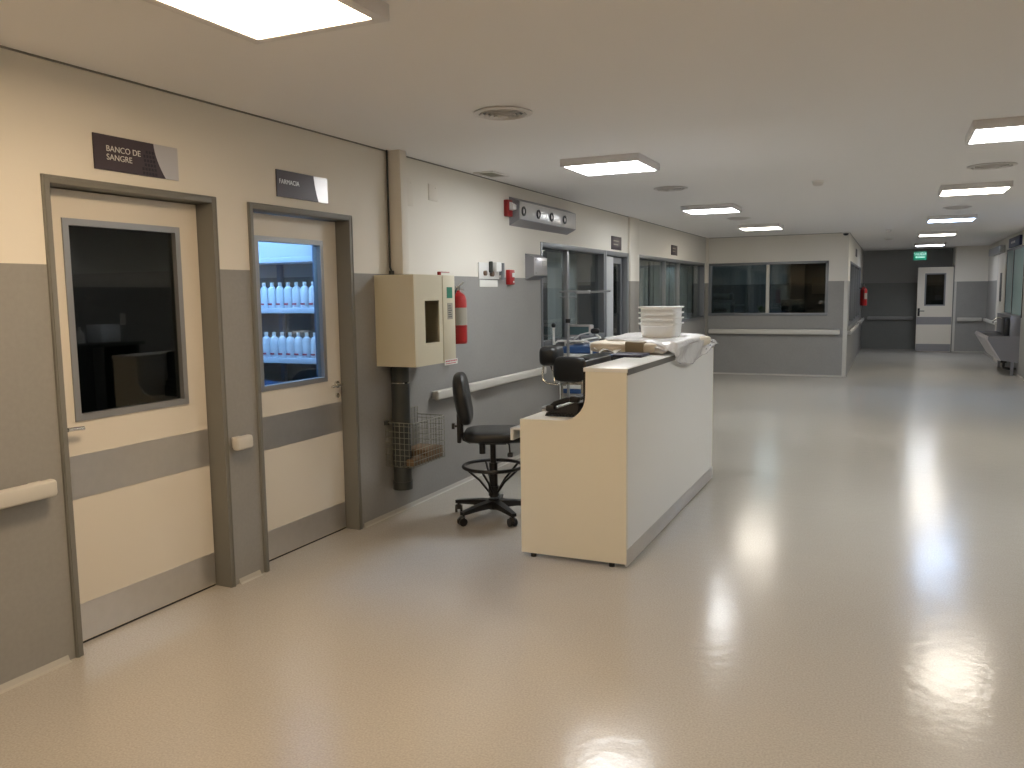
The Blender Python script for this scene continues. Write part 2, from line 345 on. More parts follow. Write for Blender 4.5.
# ---- glazed fronts further on
def glazing(name, y0, y1, z0, z1, mulls, x=-0.07, gm='glass', fm='alud', fw=0.05):
    r = hold(name, (x, (y0 + y1) / 2, z0)); d = 0.04
    b = MB().box(x - d, 0.008, y0, y0 + fw, z0, z1, 0.002).box(x - d, 0.008, y1 - fw, y1, z0, z1, 0.002).box(x - d, 0.008, y0 + fw, y1 - fw, z1 - fw, z1, 0.002)
    b.box(x - d, 0.016, y0 + fw, y1 - fw, z0, z0 + fw, 0.002)
    b.build('window_frame', fm, r)
    for m_ in mulls: MB().box(x - 0.03, x + 0.04, m_ - 0.028, m_ + 0.028, z0 + fw, z1 - fw, 0.002).build('mullion', 'alu', r)
    e = [y0 + fw] + list(mulls) + [y1 - fw]
    for a, b_ in zip(e, e[1:]): MB().box(x - 0.003, x + 0.003, a, b_, z0 + fw, z1 - fw).build('pane', gm, r, False)
    return r
glazing('window_1', W1[0], W1[1], W1[2], W1[3], [8.774])
glazing('window_2', W2[0], W2[1], W2[2], W2[3], [13.16, 14.13])
r = hold('door_3', (-0.07, 10.48, 0))
MB().box(-0.11, 0.012, 9.976, 10.036, 0, 2.125, 0.002).box(-0.11, 0.012, 10.93, 10.99, 0, 2.125, 0.002).box(-0.11, 0.012, 10.036, 10.93, 2.07, 2.125, 0.002).build('door_frame', 'alud', r)
lf = MB().box(-0.06, -0.02, 10.04, 10.40, 0.01, 2.06, 0.002).build('leaf', mat('pale_grey_leaf', (.42, .44, .45), .4), r)
part_label(lf, 'narrow pale grey fixed leaf')
MB().box(-0.08, -0.05, 10.41, 10.46, 0.01, 2.06).box(-0.08, -0.05, 10.82, 10.86, 0.01, 2.06).box(-0.08, -0.05, 10.46, 10.82, 0.01, 0.12).box(-0.08, -0.05, 10.46, 10.82, 1.98, 2.06).build('sliding_leaf', 'alud', r)
MB().box(-0.068, -0.062, 10.46, 10.82, 0.12, 1.98).build('pane', 'glassd', r, False)
# back block window and corridor side glazing
r = hold('window_3', (1.135, 16.3, 1.125)); x0, x1, z0, z1 = 0.05, 2.22, 1.125, 2.125
MB().box(x0, x0 + .05, 16.222, 16.34, z0, z1, .002).box(x1 - .05, x1, 16.222, 16.34, z0, z1, .002).box(x0, x1, 16.222, 16.34, z1 - .045, z1, .002).box(x0, x1, 16.21, 16.34, z0, z0 + .05, .002).build('window_frame', 'alud', r)
part_label(MB().box(1.12, 1.18, 16.23, 16.33, z0, z1, .002).build('mullion', 'rail', r), 'pale grey centre mullion')
for a, b_ in ((.1, 1.12), (1.18, 2.17)): MB().box(a, b_, 16.287, 16.293, z0 + .05, z1 - .045).build('pane', 'glassm', r, False)
r = hold('window_4', (2.48, 19.8, .9)); y0, y1, z0, z1 = 17.0, 22.6, .9, 2.13
fb = MB()
for yy in (17.0, 18.7, 19.9, 21.3, 22.55): fb.box(2.44, 2.556, yy, yy + .05, z0, z1, .002)
fb.box(2.44, 2.556, y0, y1, z1 - .045, z1, .002).box(2.44, 2.556, y0, y1, z0, z0 + .05, .002); fb.build('window_frame', 'alud', r)
for a, b_ in ((17.05, 18.7), (18.75, 19.9), (19.95, 21.3), (21.35, 22.55)): MB().box(2.497, 2.503, a, b_, z0 + .05, z1 - .045).build('pane', 'glassd', r, False)
# far white door, standing in front of the end wall with its painted-in shade
r = hold('door_4', (4.26, 23.36, 0)); fa, fb_, Y = 3.865, 4.655, 23.33
wx0, wx1, wz0, wz1 = 4.03, 4.49, 1.16, 1.97
lf = MB().box(fa, wx0, Y, Y + .045, .012, 2.12).box(wx1, fb_, Y, Y + .045, .012, 2.12).box(wx0, wx1, Y, Y + .045, .012, wz0).box(wx0, wx1, Y, Y + .045, wz1, 2.12).build('leaf', 'leaf', r)
MB().box(wx0 - .004, wx0 + .03, Y - .008, Y + .05, wz0, wz1).box(wx1 - .03, wx1 + .004, Y - .008, Y + .05, wz0, wz1).box(wx0 + .03, wx1 - .03, Y - .008, Y + .05, wz1 - .03, wz1).box(wx0 + .03, wx1 - .03, Y - .008, Y + .05, wz0, wz0 + .03).build('window_frame', 'alud', lf)
MB().box(wx0 + .03, wx1 - .03, Y + .018, Y + .024, wz0 + .03, wz1 - .03).build('glass', 'glassd', lf, False)
MB().box(fa + .005, fb_ - .005, Y - .003, Y, .69, .88).build('bumper_plate', 'sinksteel', lf); MB().box(fa + .005, fb_ - .005, Y - .003, Y, .02, .2).build('kick_plate', 'sinksteel', lf)
MB().box(fa + .02, fa + .07, Y - .012, Y, .9, 1.1).tube([(fa + .045, Y - .01, 1.03), (fa + .045, Y - .05, 1.03), (fa + .17, Y - .052, 1.03)], .011).cyl((fa + .045, Y - .016, .95), (fa + .045, Y, .95), .016).build('handle', 'blackp', lf)
MB().box(fb_, fb_ + .025, Y - .01, Y + .06, 0, 2.15, .002).build('door_frame', 'frame', r)
struct('trim_8', MB().box(4.68, 4.73, 23.288, 23.3, 0, 1.75, .004), 'rail')
struct('trim_9', MB().box(4.685, 4.70, 23.29, 23.3, 0, H, .002), 'pillar')

# ------------------------------------------------------------------ handrails
def rail_prof(): return [(0.035, -.038), (0.075, -.045), (0.088, -.03), (0.09, 0), (0.088, .03), (0.075, .045), (0.035, .038)]
def rail_y(y0, y1, z, label, x=0.0, m='rail', sgn=1, group='wall handrails'):
    t = thing('handrail', label, 'handrail', (x, (y0 + y1) / 2, z), group)
    b = MB(); b.box(x + sgn * .03, x + sgn * .078, y0, y1, z - .038, z + .038, .018, 3)
    b.build('rail', m, t)
    n = int((y1 - y0) / 1.2)
    for i in range(n + 1):
        yy = y0 + .06 + (y1 - y0 - .12) * (i / n if n else .5); MB().box(x, x + sgn * .034, yy - .03, yy + .03, z - .03, z + .03, .004).build('bracket', m, t)
    return t
def rail_x(x0, x1, y, z, label, m='rail', group='wall handrails'):
    t = thing('handrail', label, 'handrail', ((x0 + x1) / 2, y, z), group)
    MB().box(x0, x1, y - .088, y - .03, z - .045, z + .045, .018, 3).build('rail', m, t)
    n = int((x1 - x0) / 1.2)
    for i in range(n + 1):
        xx = x0 + .06 + (x1 - x0 - .12) * (i / n if n else .5); MB().box(xx - .03, xx + .03, y - .034, y, z - .03, z + .03, .004).build('bracket', m, t)
    return t
rail_y(-3.5, 2.335, .805, 'beige handrail ending beside the blood bank door, at the left edge', group=None)
rail_y(3.40, 3.53, .805, 'short white wall bumper between the two labelled doors', group=None)
rail_y(5.60, 7.85, .812, 'white handrail on the grey wall behind the black swivel chair', group=None)
rail_x(.07, 2.44, 16.23, .825, 'long white handrail below the dark double window of the back wall', group=None)
rail_y(16.5, 20.2, .80, 'white handrail piece along the corridor side, nearer of two', x=2.55, group=None)
rail_y(21.6, 24.1, .80, 'white handrail piece along the corridor side, farther of two', x=2.55, group=None)
rail_x(2.7, 3.8, 24.3, .82, 'handrail on the end wall, greyed by painted-in shade', m='rail_shaded', group=None)  # grey here stands for shade on a pale rail
rail_x(4.77, 5.30, 23.3, .82, 'white handrail on the wall right of the far white door', group=None)
rail_y(20.6, 23.1, .82, 'white handrail on the right wall beyond the steel sink', x=XR, sgn=-1, group=None)

# ------------------------------------------------------------------ signs
t = thing('door_sign', 'dark aubergine sign reading BANCO DE SANGRE over the nearer door', 'sign', (0, 2.915, 2.185))
y0, y1, z0, z1 = 2.675, 3.158, 2.187, 2.345
arc = [(3.03 + 0.03 * (1 - (k / 8)) ** 2 - 0.02 + .05 * (k / 8) ** 0.0 * 0 + .035 * (1 - k / 8) ** 1.5, z0 + (z1 - z0) * k / 8) for k in range(9)]
MB().prism([(y0, z1), (y0, z0)] + arc, .002, .009, 'x').build('sign_plate', 'sign', t)
MB().prism([(y1, z0), (y1, z1)] + arc[::-1], .002, .0085, 'x').build('sign_end', 'signsil', t)
pm = mat('sign_pattern', (0.02, 0.014, 0.025), .35)
pb = MB()
for i in range(5):
    for j in range(6):
        if i + j * .3 < 4.5: yy = 3.0 - i * .018 + (6 - j) * .003; zz = z0 + .012 + j * .020; pb.box(.009, .0096, yy - .006, yy + .006, zz - .007, zz + .007)
pb.build('dot_pattern', pm, t, False)
text('lettering', 'BANCO DE\nSANGRE', .038, (.0095, 2.738, 2.273), RX_POS, 'paper', t, spacing=1.0)
t = thing('door_sign', 'dark sign over the second door, its right end silver', 'sign', (0, 4.13, 2.185))
y0, y1, z0, z1 = 3.893, 4.372, 2.185, 2.340
arc = [(4.235 + .04 * (1 - k / 8) ** 1.5, z0 + (z1 - z0) * k / 8) for k in range(9)]
MB().prism([(y0, z1), (y0, z0)] + arc, .002, .009, 'x').build('sign_plate', 'sign', t)
MB().prism([(y1, z0), (y1, z1)] + arc[::-1], .002, .0085, 'x').build('sign_end', 'signsil', t)
text('lettering', 'FARMACIA', .038, (.0095, 3.912, 2.262), RX_POS, 'signsil', t)
def plaque(y, z, label, x=0.0, w_=.2, h=.16):
    t = thing('wall_sign', label, 'sign', (x, y, z), 'small signs over the glazed fronts')
    MB().box(x + .001, x + .01, y - w_ / 2, y + w_ / 2, z - h / 2, z + h / 2, .002).build('sign_plate', 'sign', t)
    b = MB()
    for k in range(2): b.box(x + .01, x + .011, y - w_ * .32, y + w_ * (.25 - .1 * k), z + .02 - k * .045, z + .035 - k * .045)
    b.build('lettering', 'glabel', t, False); return t
plaque(10.45, 2.235, 'small dark plaque over the open doorway, left of the pillar', w_=.42, h=.17)
plaque(13.6, 2.275, 'small dark plaque over the window with vertical blinds', w_=.40, h=.16)
plaque(19.6, 2.38, 'small dark plaque over the corridor side glazing', x=2.55, w_=.6, h=.16)

# ------------------------------------------------------------------ ceiling lights
def ceiling_light(cx, cy, col, s_, label, L=.6, W=.62, e=.022):
    t = thing('ceiling_light', label, 'ceiling light', (cx, cy, H - .056), 'square ceiling light panels')
    b = MB(); a, c = W / 2, L / 2; z0, z1 = H - .056, H
    b.box(cx - a, cx - a + e, cy - c, cy + c, z0, z1, .002).box(cx + a - e, cx + a, cy - c, cy + c, z0, z1, .002).box(cx - a + e, cx + a - e, cy - c, cy - c + e, z0, z1, .002).box(cx - a + e, cx + a - e, cy + c - e, cy + c, z0, z1, .002).box(cx - a + e, cx + a - e, cy - c + e, cy + c - e, z1 - .01, z1)
    b.build('housing', 'lampbody', t)
    MB().box(cx - a + e, cx + a - e, cy - c + e, cy + c - e, z0 + .004, z0 + .012).build('diffuser', emis('lit_diffuser', col, s_ * PANEL), t, False)
ceiling_light(1.345, 2.262, WARM, 1.3, 'warm ceiling panel nearest the camera, cut by the top edge', L=.64, W=.60, e=.045)
ceiling_light(1.255, 6.33, WHITE, 1.0, 'white ceiling panel hanging before the grey four-lens fixture')
ceiling_light(1.26, 10.28, WHITE, 1.0, 'white ceiling panel second along the left row beyond the counter')
ceiling_light(1.38, 13.6, SOFT, .9, 'small-looking ceiling panel farthest in the left row')
ceiling_light(4.01, 6.2, WHITE, 1.0, 'white ceiling panel cut by the right edge')
ceiling_light(4.0, 9.68, SOFT, 1.0, 'warm white ceiling panel second in the right row')
ceiling_light(4.02, 13.6, COOL, 1.0, 'bluish ceiling panel in the middle of the right row')
ceiling_light(4.0, 17.2, SOFT, .9, 'warm ceiling panel right after the bluish one')
ceiling_light(4.03, 21.3, VIOLET, .9, 'last ceiling panel of the right row, over the green exit sign')
ceiling_light(1.3, -1.5, WARM, 1.1, 'warm ceiling panel behind the camera on the door side'); ceiling_light(4.0, 2.3, SOFT, .5, 'ceiling panel just outside the frame at the upper right'); ceiling_light(4.0, -1.5, WARM, 1.0, 'warm ceiling panel behind the camera on the right side')

# ------------------------------------------------------------------ ceiling fittings
def vent_round(cx, cy, label, R=.165):
    t = thing('ceiling_vent', label, 'vent', (cx, cy, H - .03), 'round ceiling vents')
    MB().lathe((cx, cy, H), [(R - .02, 0), (R, -.004), (R + .002, -.008), (R - .03, -.014), (R - .034, -.006), (R - .036, 0)], 40, False).build('rim', 'vent', t)
    b = MB()
    for k, rr in enumerate((.118, .092, .066, .040)): b.lathe((cx, cy, H), [(rr, -.003), (rr + .012, -.016 - k * .003), (rr + .010, -.019 - k * .003), (rr - .004, -.006)], 36, False)
    b.build('cone_ring', 'vent', t); MB().lathe((cx, cy, H), [(.0005, -.030), (.026, -.029), (.03, -.026), (.012, -.004)], 24).build('centre_disc', 'vent', t)
    MB().lathe((cx, cy, H), [(.128, -.001), (.128, -.003)], 32).build('duct_opening', 'alud', t)
vent_round(1.26, 4.335, 'large round ceiling vent nearest, left of the first square panel')
vent_round(1.265, 8.21, 'round ceiling vent between the first two panels of the left row')
vent_round(1.29, 12.05, 'round ceiling vent just right of the second left-row panel')
vent_round(4.01, 8.11, 'round ceiling vent under the panel at the right edge', R=.185)
vent_round(4.0, 12.02, 'round ceiling vent between the warm and bluish right-row panels')
t = thing('ceiling_grille', 'small square grille in the ceiling above the left wall', 'vent', (.15, 6.46, H - .01))
MB().box(.06, .245, 6.30, 6.33, H - .008, H).box(.06, .245, 6.6, 6.63, H - .008, H).box(.06, .085, 6.33, 6.6, H - .008, H).box(.22, .245, 6.33, 6.6, H - .008, H).build('frame', 'vent', t)
b = MB()
for k in range(7): b.box(.085, .22, 6.345 + k * .037, 6.365 + k * .037, H - .005, H - .002)
b.build('slats', 'wire', t)
def detector(x, y, label, r=.05, h=.035):
    t = thing('smoke_detector', label, 'smoke detector', (x, y, H - h))
    MB().lathe((x, y, H), [(r, 0), (r, -.010), (r * .9, -.012)], 28).build('base', 'white', t)
    MB().lathe((x, y, H), [(r * .82, -.012), (r * .8, -h * .75), (r * .55, -h), (.001, -h)], 28).build('sensor_head', 'vent', t)
detector(2.616, 8.42, 'small smoke detector in the middle of the open ceiling', .058, .045)
detector(3.2, 16.0, 'tiny smoke detector on the ceiling right of the corner camera', .05)
detector(3.18, 18.6, 'flat smoke detector farther down the corridor ceiling', .09, .03)
t = thing('dome_camera', 'small black dome camera on the ceiling at the block corner', 'camera', (2.50, 16.1, H - .06))
MB().lathe((2.50, 16.1, H), [(.06, 0), (.06, -.018), (.052, -.022)], 28).build('base', 'white', t)
MB().lathe((2.50, 16.1, H), [(.048, -.02), (.046, -.038), (.032, -.056), (.001, -.064)], 28).build('dome', 'blackp', t)
t = thing('exit_sign', 'green lit exit sign hanging under the last ceiling panel', 'sign', (3.86, 22.1, 2.25))
MB().box(3.72, 4.0, 22.09, 22.11, 2.27, 2.47, .003).build('sign_panel', 'exitg', t)
for hx in (3.74, 3.98): MB().cyl((hx, 22.1, 2.468), (hx, 22.1, H), .004, n=8).build('hanger', 'chrome', t)
text('lettering', 'SALIDA', .082, (3.86, 22.089, 2.385), RY_NEG, 'exitw', t, align='CENTER')
MB().box(3.76, 3.96, 22.087, 22.089, 2.325, 2.345).prism([(3.755, 2.335), (3.79, 2.305), (3.79, 2.365)], 22.087, 22.089).build('arrow', 'exitw', t, False)

# ------------------------------------------------------------------ left wall: chase, cabinet, pipe, basket
t = thing('pipe_chase', 'cream boxed pipe running from the cream cabinet up to the ceiling', 'pipe cover', (.06, 5.11, 1.74))
MB().box(0, .118, 5.065, 5.155, 1.742, H, .008, 3).build('boxing', 'pillar', t)
MB().tube([(.02, 5.05, H), (.02, 5.05, 1.80), (.035, 5.045, 1.77), (.035, 5.045, 1.743)], .007).build('cable', 'dgrey', t)
MB().cyl((.035, 5.045, 1.743), (.035, 5.045, 1.775), .018).build('cable_gland', 'dgrey', t)
t = thing('wall_cabinet', 'cream metal box on the wall with a window slot and green label', 'cabinet', (.16, 5.17, 1.10))
x1, y0, y1, z0, z1 = .32, 4.872, 5.45, 1.105, 1.742; th = .012
MB().box(0, x1, y0, y0 + th, z0, z1, .003).box(0, x1, y1 - th, y1, z0, z1, .003).box(0, x1, y0 + th, y1 - th, z0, z0 + th).box(0, x1, y0 + th, y1 - th, z1 - th, z1).box(0, .006, y0 + th, y1 - th, z0 + th, z1 - th).build('body', 'cab', t)
MB().box(x1 - th, x1, y0 + th, 5.015, z0 + th, z1 - th).box(x1 - th, x1, 5.215, 5.262, z0 + th, z1 - th).box(x1 - th, x1, 5.015, 5.215, z0 + th, 1.262).box(x1 - th, x1, 5.015, 5.215, 1.56, z1 - th).build('front_panel', 'cab', t)
MB().box(.12, .13, 5.0, 5.26, z0 + th, z1 - th).build('inner_plate', 'cabin', t)
dr = part_label(MB().box(x1 - th, x1 + .004, 5.268, y1 - .002, z0, z1, .003).build('door', 'cab', t), 'flat cream door strip')
part_label(MB().box(x1 + .004, x1 + .006, 5.325, 5.405, 1.575, 1.655).build('label', 'green', dr, False), 'green sticker')
part_label(MB().box(x1 + .004, x1 + .006, 5.33, 5.405, 1.42, 1.54).build('label', 'glabel', dr, False), 'grey instruction sticker')
b = MB()
for k in range(6): b.box(x1 + .006, x1 + .0066, 5.34, 5.395 - (k % 3) * .008, 1.435 + k * .016, 1.441 + k * .016)
b.build('print', 'dgrey', dr, False)
part_label(MB().box(x1 + .004, x1 + .006, 5.27, 5.468, 1.085, 1.125).build('label', 'paper', dr, False), 'white sticker with red print')
b = MB()
for k in range(7): b.box(x1 + .006, x1 + .0066, 5.285 + k * .025, 5.303 + k * .025, 1.108, 1.117)
b.box(x1 + .006, x1 + .0066, 5.285, 5.44, 1.093, 1.098); b.build('print', 'pink', dr, False)
MB().cyl((.29, 5.28, z1), (.29, 5.28, z1 + .022), .014).box(.28, .30, 5.27, 5.42, z1 + .020, z1 + .026, .002).build('lever', 'red', t)
t = thing('drain_pipe', 'dark grey vertical pipe below the cream cabinet, passing the wire basket', 'pipe', (.082, 5.05, .19))
MB().cyl((.078, 5.05, .21), (.078, 5.05, 1.104), .066, n=28).build('pipe', 'dgrey', t)
MB().cyl((.078, 5.05, .195), (.078, 5.05, .255), .0715, n=28).build('end_cap', 'dgrey', t)
MB().lathe((.078, 5.05, 0), [(.0665, .972), (.069, .972), (.069, .979), (.0665, .979)], 28, False).build('clamp', 'chrome', t)
t = thing('wire_basket', 'wire mesh basket on the wall under the cream cabinet', 'basket', (.12, 5.2, .38))
bx, ya, yb, za, zb = .235, 4.955, 5.40, .375, .755; b = MB(); rw = .0019
def wl(p, q, r=rw): b.cyl(p, q, r, n=6)
ny, nz, nx = 11, 9, 6
for i in range(ny + 1):
    y = ya + (yb - ya) * i / ny
    wl((bx, y, za), (bx, y, zb - .06)); wl((.004, y, za), (.004, y, zb)); wl((.004, y, za), (bx, y, za))
for j in range(nz + 1):
    z = za + (zb - za) * j / nz
    wl((.004, ya, z), (.004, yb, z))
    if z < zb - .05: wl((bx, ya, z), (bx, yb, z)); wl((.004, ya, z), (bx, ya, z)); wl((.004, yb, z), (bx, yb, z))
for i in range(nx + 1):
    x = .004 + (bx - .004) * i / nx
    wl((x, ya, za), (x, ya, zb - .06)); wl((x, yb, za), (x, yb, zb - .06)); wl((x, ya, za), (x, yb, za))
b.tube([(.004, ya, zb - .06), (bx, ya, zb - .06), (bx, yb, zb - .06), (.004, yb, zb - .06)], .003, 6)
b.build('wire_mesh', 'wire', t)
MB().box(.0, .03, ya - .012, ya + .012, zb - .08, zb - .05).build('hook', 'dgrey', t)
tag(MB().box(.16, .225, 4.97, 5.385, .382, .43, .006).box(.02, .228, 5.15, 5.39, .382, .47, .008).build('cardboard_piece', 'card'), 'brown flattened cardboard lying in the wire mesh basket', 'cardboard')

# extinguishers
def extinguisher(cx, cy, z0, h, r, label, sgn=1):
    t = thing('fire_extinguisher', label, 'fire extinguisher', (cx, cy, z0))
    MB().lathe((cx, cy, z0), [(.001, 0), (r * .92, 0), (r, .012), (r, h * .70), (r * .9, h * .76), (r * .6, h * .81), (r * .32, h * .835), (r * .30, h * .86), (.001, h * .86)], 32).build('cylinder', 'red', t)
    MB().cyl((cx, cy, z0 + h * .85), (cx, cy, z0 + h * .92), r * .3).build('valve', 'chrome', t)
    MB().tube([(cx, cy - .01, z0 + h * .90), (cx, cy + .05, z0 + h * .94), (cx, cy + .11, z0 + h * .99)], .008, 8).tube([(cx, cy, z0 + h * .88), (cx, cy + .06, z0 + h * .88), (cx, cy + .10, z0 + h * .86)], .008, 8).build('lever', 'chrome', t)
    MB().tube([(cx, cy - .01, z0 + h * .89), (cx + .03, cy - .06, z0 + h * .88), (cx + .02, cy - r - .012, z0 + h * .80), (cx, cy - r - .015, z0 + h * .6), (cx, cy - r - .015, z0 + h * .3)], .009, 8).build('hose', 'blackp', t)
    n = 14; vs = []
    for k in range(n + 1):
        a = -PI * .42 + PI * .62 * k / n
        for z in (.30, .58): vs.append((cx + (r + .001) * math.cos(a), cy + (r + .001) * math.sin(a), z0 + h * z))
    MB().add(vs, [(2 * k, 2 * k + 2, 2 * k + 3, 2 * k + 1) for k in range(n)]).build('label', 'glabel', t)
    MB().lathe((cx, cy, z0), [(r + .0005, h * .265), (r + .0015, h * .27), (r + .0015, h * .285), (r + .0005, h * .29)], 32, False).build('band', 'dred', t)
    MB().box(cx - r - .026, cx - r * .5, cy - .02, cy + .02, z0 + h * .78, z0 + h * .84).build('bracket', 'dgrey', t)
extinguisher(.095, 5.91, 1.205, .50, .075, 'red fire extinguisher hung on the wall right of the cream cabinet')
extinguisher(2.655, 22.0, 1.20, .52, .08, 'red fire extinguisher hung far away at the corridor corner')

# blank cover plates painted over
tag(MB().box(0, .006, 5.30, 5.415, 2.262, 2.462, .003).cyl((.006, 5.38, 2.43), (.009, 5.38, 2.43), .006).cyl((.006, 5.32, 2.29), (.009, 5.32, 2.29), .006).build('cover_plate', 'pillar'), 'blank painted cover plate right beside the boxed pipe', 'cover plate')
tag(MB().box(0, .006, 5.645, 5.785, 2.33, 2.455, .003).cyl((.006, 5.75, 2.43), (.009, 5.75, 2.43), .006).cyl((.006, 5.665, 2.35), (.009, 5.665, 2.35), .006).build('cover_plate', 'pillar'), 'blank painted cover plate second from the boxed pipe', 'cover plate')

# outlet panel
t = thing('outlet_panel', 'white outlet panel with a plug and two brown knobs on the wall', 'outlet', (0, 6.68, 1.735))
MB().box(0, .014, 6.47, 6.88, 1.735, 1.878, .004).build('plate', 'white', t)
kb = mat('brown_knob', (.13, .08, .05), .4)
MB().cyl((.014, 6.57, 1.785), (.035, 6.57, 1.785), .022).build('knob', kb, t); MB().cyl((.014, 6.70, 1.78), (.04, 6.70, 1.78), .024).build('knob', kb, t)
MB().box(.014, .07, 6.71, 6.82, 1.80, 1.885, .012).build('adapter', 'white', t)
MB().box(.014, .05, 6.655, 6.68, 1.79, 1.89, .008).build('side_clip', 'dgrey', t)
MB().cyl((.04, 6.895, 1.73), (.04, 6.895, 1.88), .017).box(0, .03, 6.885, 6.905, 1.77, 1.84).build('grey_valve', 'alud', t)
tag(MB().box(0, .004, 6.50, 6.86, 1.665, 1.725, .001).build('paper_note', 'paper'), 'thin white note stuck under the outlet panel', 'note')
# alarm devices
t = thing('alarm_strobe', 'red alarm strobe against the end of the four-lens fixture', 'alarm', (.03, 7.06, 2.32))
MB().box(0, .045, 7.02, 7.125, 2.315, 2.465, .006).build('body', 'dred', t); MB().prism([(.045, 2.445), (.085, 2.42), (.085, 2.38), (.045, 2.37)], 7.05, 7.12).build('lens', 'white', t)
t = thing('call_point', 'red manual alarm call point on the edge of the grey wainscot', 'alarm', (.02, 7.10, 1.69))
MB().box(0, .04, 7.045, 7.165, 1.685, 1.825, .008, 3).build('body', 'red', t); MB().box(.04, .043, 7.10, 7.155, 1.755, 1.795, .001).build('push_plate', 'white', t); MB().box(.04, .044, 7.12, 7.14, 1.705, 1.72).build('key_slot', 'white', t)
# the long four-lens fixture
t = thing('wall_fixture', 'long grey wedge-shaped fixture with four round lenses high on the wall', 'fixture', (0, 7.87, 2.235))
body = mat('grey_fixture_enamel', (.29, .29, .31), .4, .3)
MB().prism([(0, 2.238), (0, 2.505), (.103, 2.462), (.103, 2.29)], 7.14, 8.66).build('housing', body, t)
MB().box(.103, .108, 7.155, 8.64, 2.295, 2.457, .001).build('front_plate', 'steel', t)
for y in (7.225, 7.585, 7.93, 8.30):
    o = MB().lathe((0, 0, 0), [(.028, 0), (.045, .001), (.045, .010), (.030, .012), (.028, .004)], 28, False).xform(Matrix.Translation((.108, y, 2.37)) @ Matrix.Rotation(PI / 2, 4, 'Y')).build('lens_ring', 'blackp', t)
    MB().lathe((0, 0, 0), [(.028, 0), (.02, .008), (.001, .011)], 24).xform(Matrix.Translation((.108, y, 2.37)) @ Matrix.Rotation(PI / 2, 4, 'Y')).build('lens', 'signsil', o)
# box with bevelled flanks
t = thing('speaker_box', 'grey wall box with slanted flanks beside the glazed front', 'wall box', (0, 7.7, 1.74))
MB().prism([(0, 1.735), (0, 1.992), (.092, 1.955), (.092, 1.775)], 7.5, 7.84).build('housing', body, t)
MB().box(.092, .097, 7.505, 7.835, 1.778, 1.952, .001).build('front_plate', 'signsil', t)
b = MB()
for k in range(5): b.box(.097, .0975, 7.70, 7.80, 1.87 + k * .012, 1.875 + k * .012)
b.build('grille', 'dgrey', t)
for zz in (1.80, 1.93): MB().cyl((.097, 7.54, zz), (.099, 7.54, zz), .006).build('screw', 'dgrey', t)

# ------------------------------------------------------------------ reception counter
t = thing('reception_counter', 'cream and white reception counter with a curved step in its side', 'counter', (1.6, 5.74, 0))
xa, xb, ya, yb = 1.268, 1.934, 4.50, 7.02
arc = [(1.53 + .155 * math.sin(a), .852 + .155 * (1 - math.cos(a))) for a in [PI / 2 * k / 10 for k in range(11)]]
prof = [(xa, .025), (xa, .848)] + arc + [(1.687, 1.147), (xb - .001, 1.147), (xb - .001, .0265)]
part_label(MB().prism(prof, ya, ya + .028).build('side_panel', 'lamc', t), 'cream side panel with a curved cut-out')
MB().prism(prof, yb - .028, yb).build('side_panel', 'lamc', t)
part_label(MB().box(xb - .022, xb, ya + .028, yb - .028, .112, 1.135).build('front_panel', 'lam', t), 'white front panel')
part_label(MB().box(1.675, xb + .006, ya - .006, yb + .004, 1.147, 1.170, .002).build('counter_top', 'lam', t), 'white raised top')
part_label(MB().box(xb + .0005, xb + .0075, ya + .0, yb, 1.132, 1.166).build('edge_strip', 'edge', t), 'grey metal edge strip')
MB().box(xa + .005, 1.90, ya + .03, yb - .03, .822, .850, .002).build('worktop', 'lam', t)
MB().box(1.68, 1.70, ya + .03, yb - .03, .85, 1.147).build('inner_panel', 'lam', t)
part_label(MB().box(xb - .010, xb + .002, ya + .002, yb - .002, .012, .112, .001).build('kick_plate', 'steel', t), 'brushed steel kick plate')
for fx, fy in ((1.34, 4.52), (1.84, 4.52), (1.34, 6.95), (1.84, 6.95)): MB().cyl((fx, fy, 0), (fx, fy, .026), .018).build('foot', 'blackp', t)
dr = MB().box(1.17, 1.62, 4.58, 5.02, .765, .777, .002).box(1.165, 1.185, 4.58, 5.02, .70, .777, .002).build('drawer', 'lam', t)
MB().box(1.25, 1.65, 4.56, 5.04, .69, .70).box(1.25, 1.65, 5.03, 5.045, .69, .82).build('drawer_case', 'lam', t)

# things on the counter
t = thing('desk_phone', 'black desk telephone on the lower worktop of the counter', 'telephone', (1.52, 4.76, .85))
MB().prism([(1.365, .851), (1.583, .851), (1.583, .935), (1.56, .94), (1.375, .872)], 4.66, 4.88).build('base', 'blackp', t)
MB().tube([(1.385, 4.69, .893), (1.42, 4.69, .925), (1.50, 4.69, .952), (1.55, 4.69, .957)], .016, 10).cushion((1.395, 4.69, .895), .03, .026, .02).cushion((1.55, 4.69, .957), .03, .026, .02).build('handset', 'blackp', t)
kb2 = MB()
for i in range(4):
    for j in range(3): x = 1.42 + i * .032; z = .872 + (x - 1.375) * .34; kb2.box(x, x + .018, 4.76 + j * .03, 4.778 + j * .03, z, z + .009)
kb2.build('keys', 'glabel', t, False)
MB().tube([(1.39 + k * .004, 4.642 + .01 * math.sin(k * 1.2), .864 + .008 * math.cos(k * 1.2)) for k in range(44)], .0028, 6).build('cord', 'blackp', t)
tag(MB().box(1.262, 1.44, 4.86, 5.12, .8505, .860, .002).build('papers', 'paper'), 'white papers at the back edge of the lower worktop', 'papers')
tag(MB().cushion((1.30, 4.93, .868), .055, .09, .008, .7, .6).build('folded_glasses_case', 'alu') , 'flat silvery case lying on the white papers', 'case')
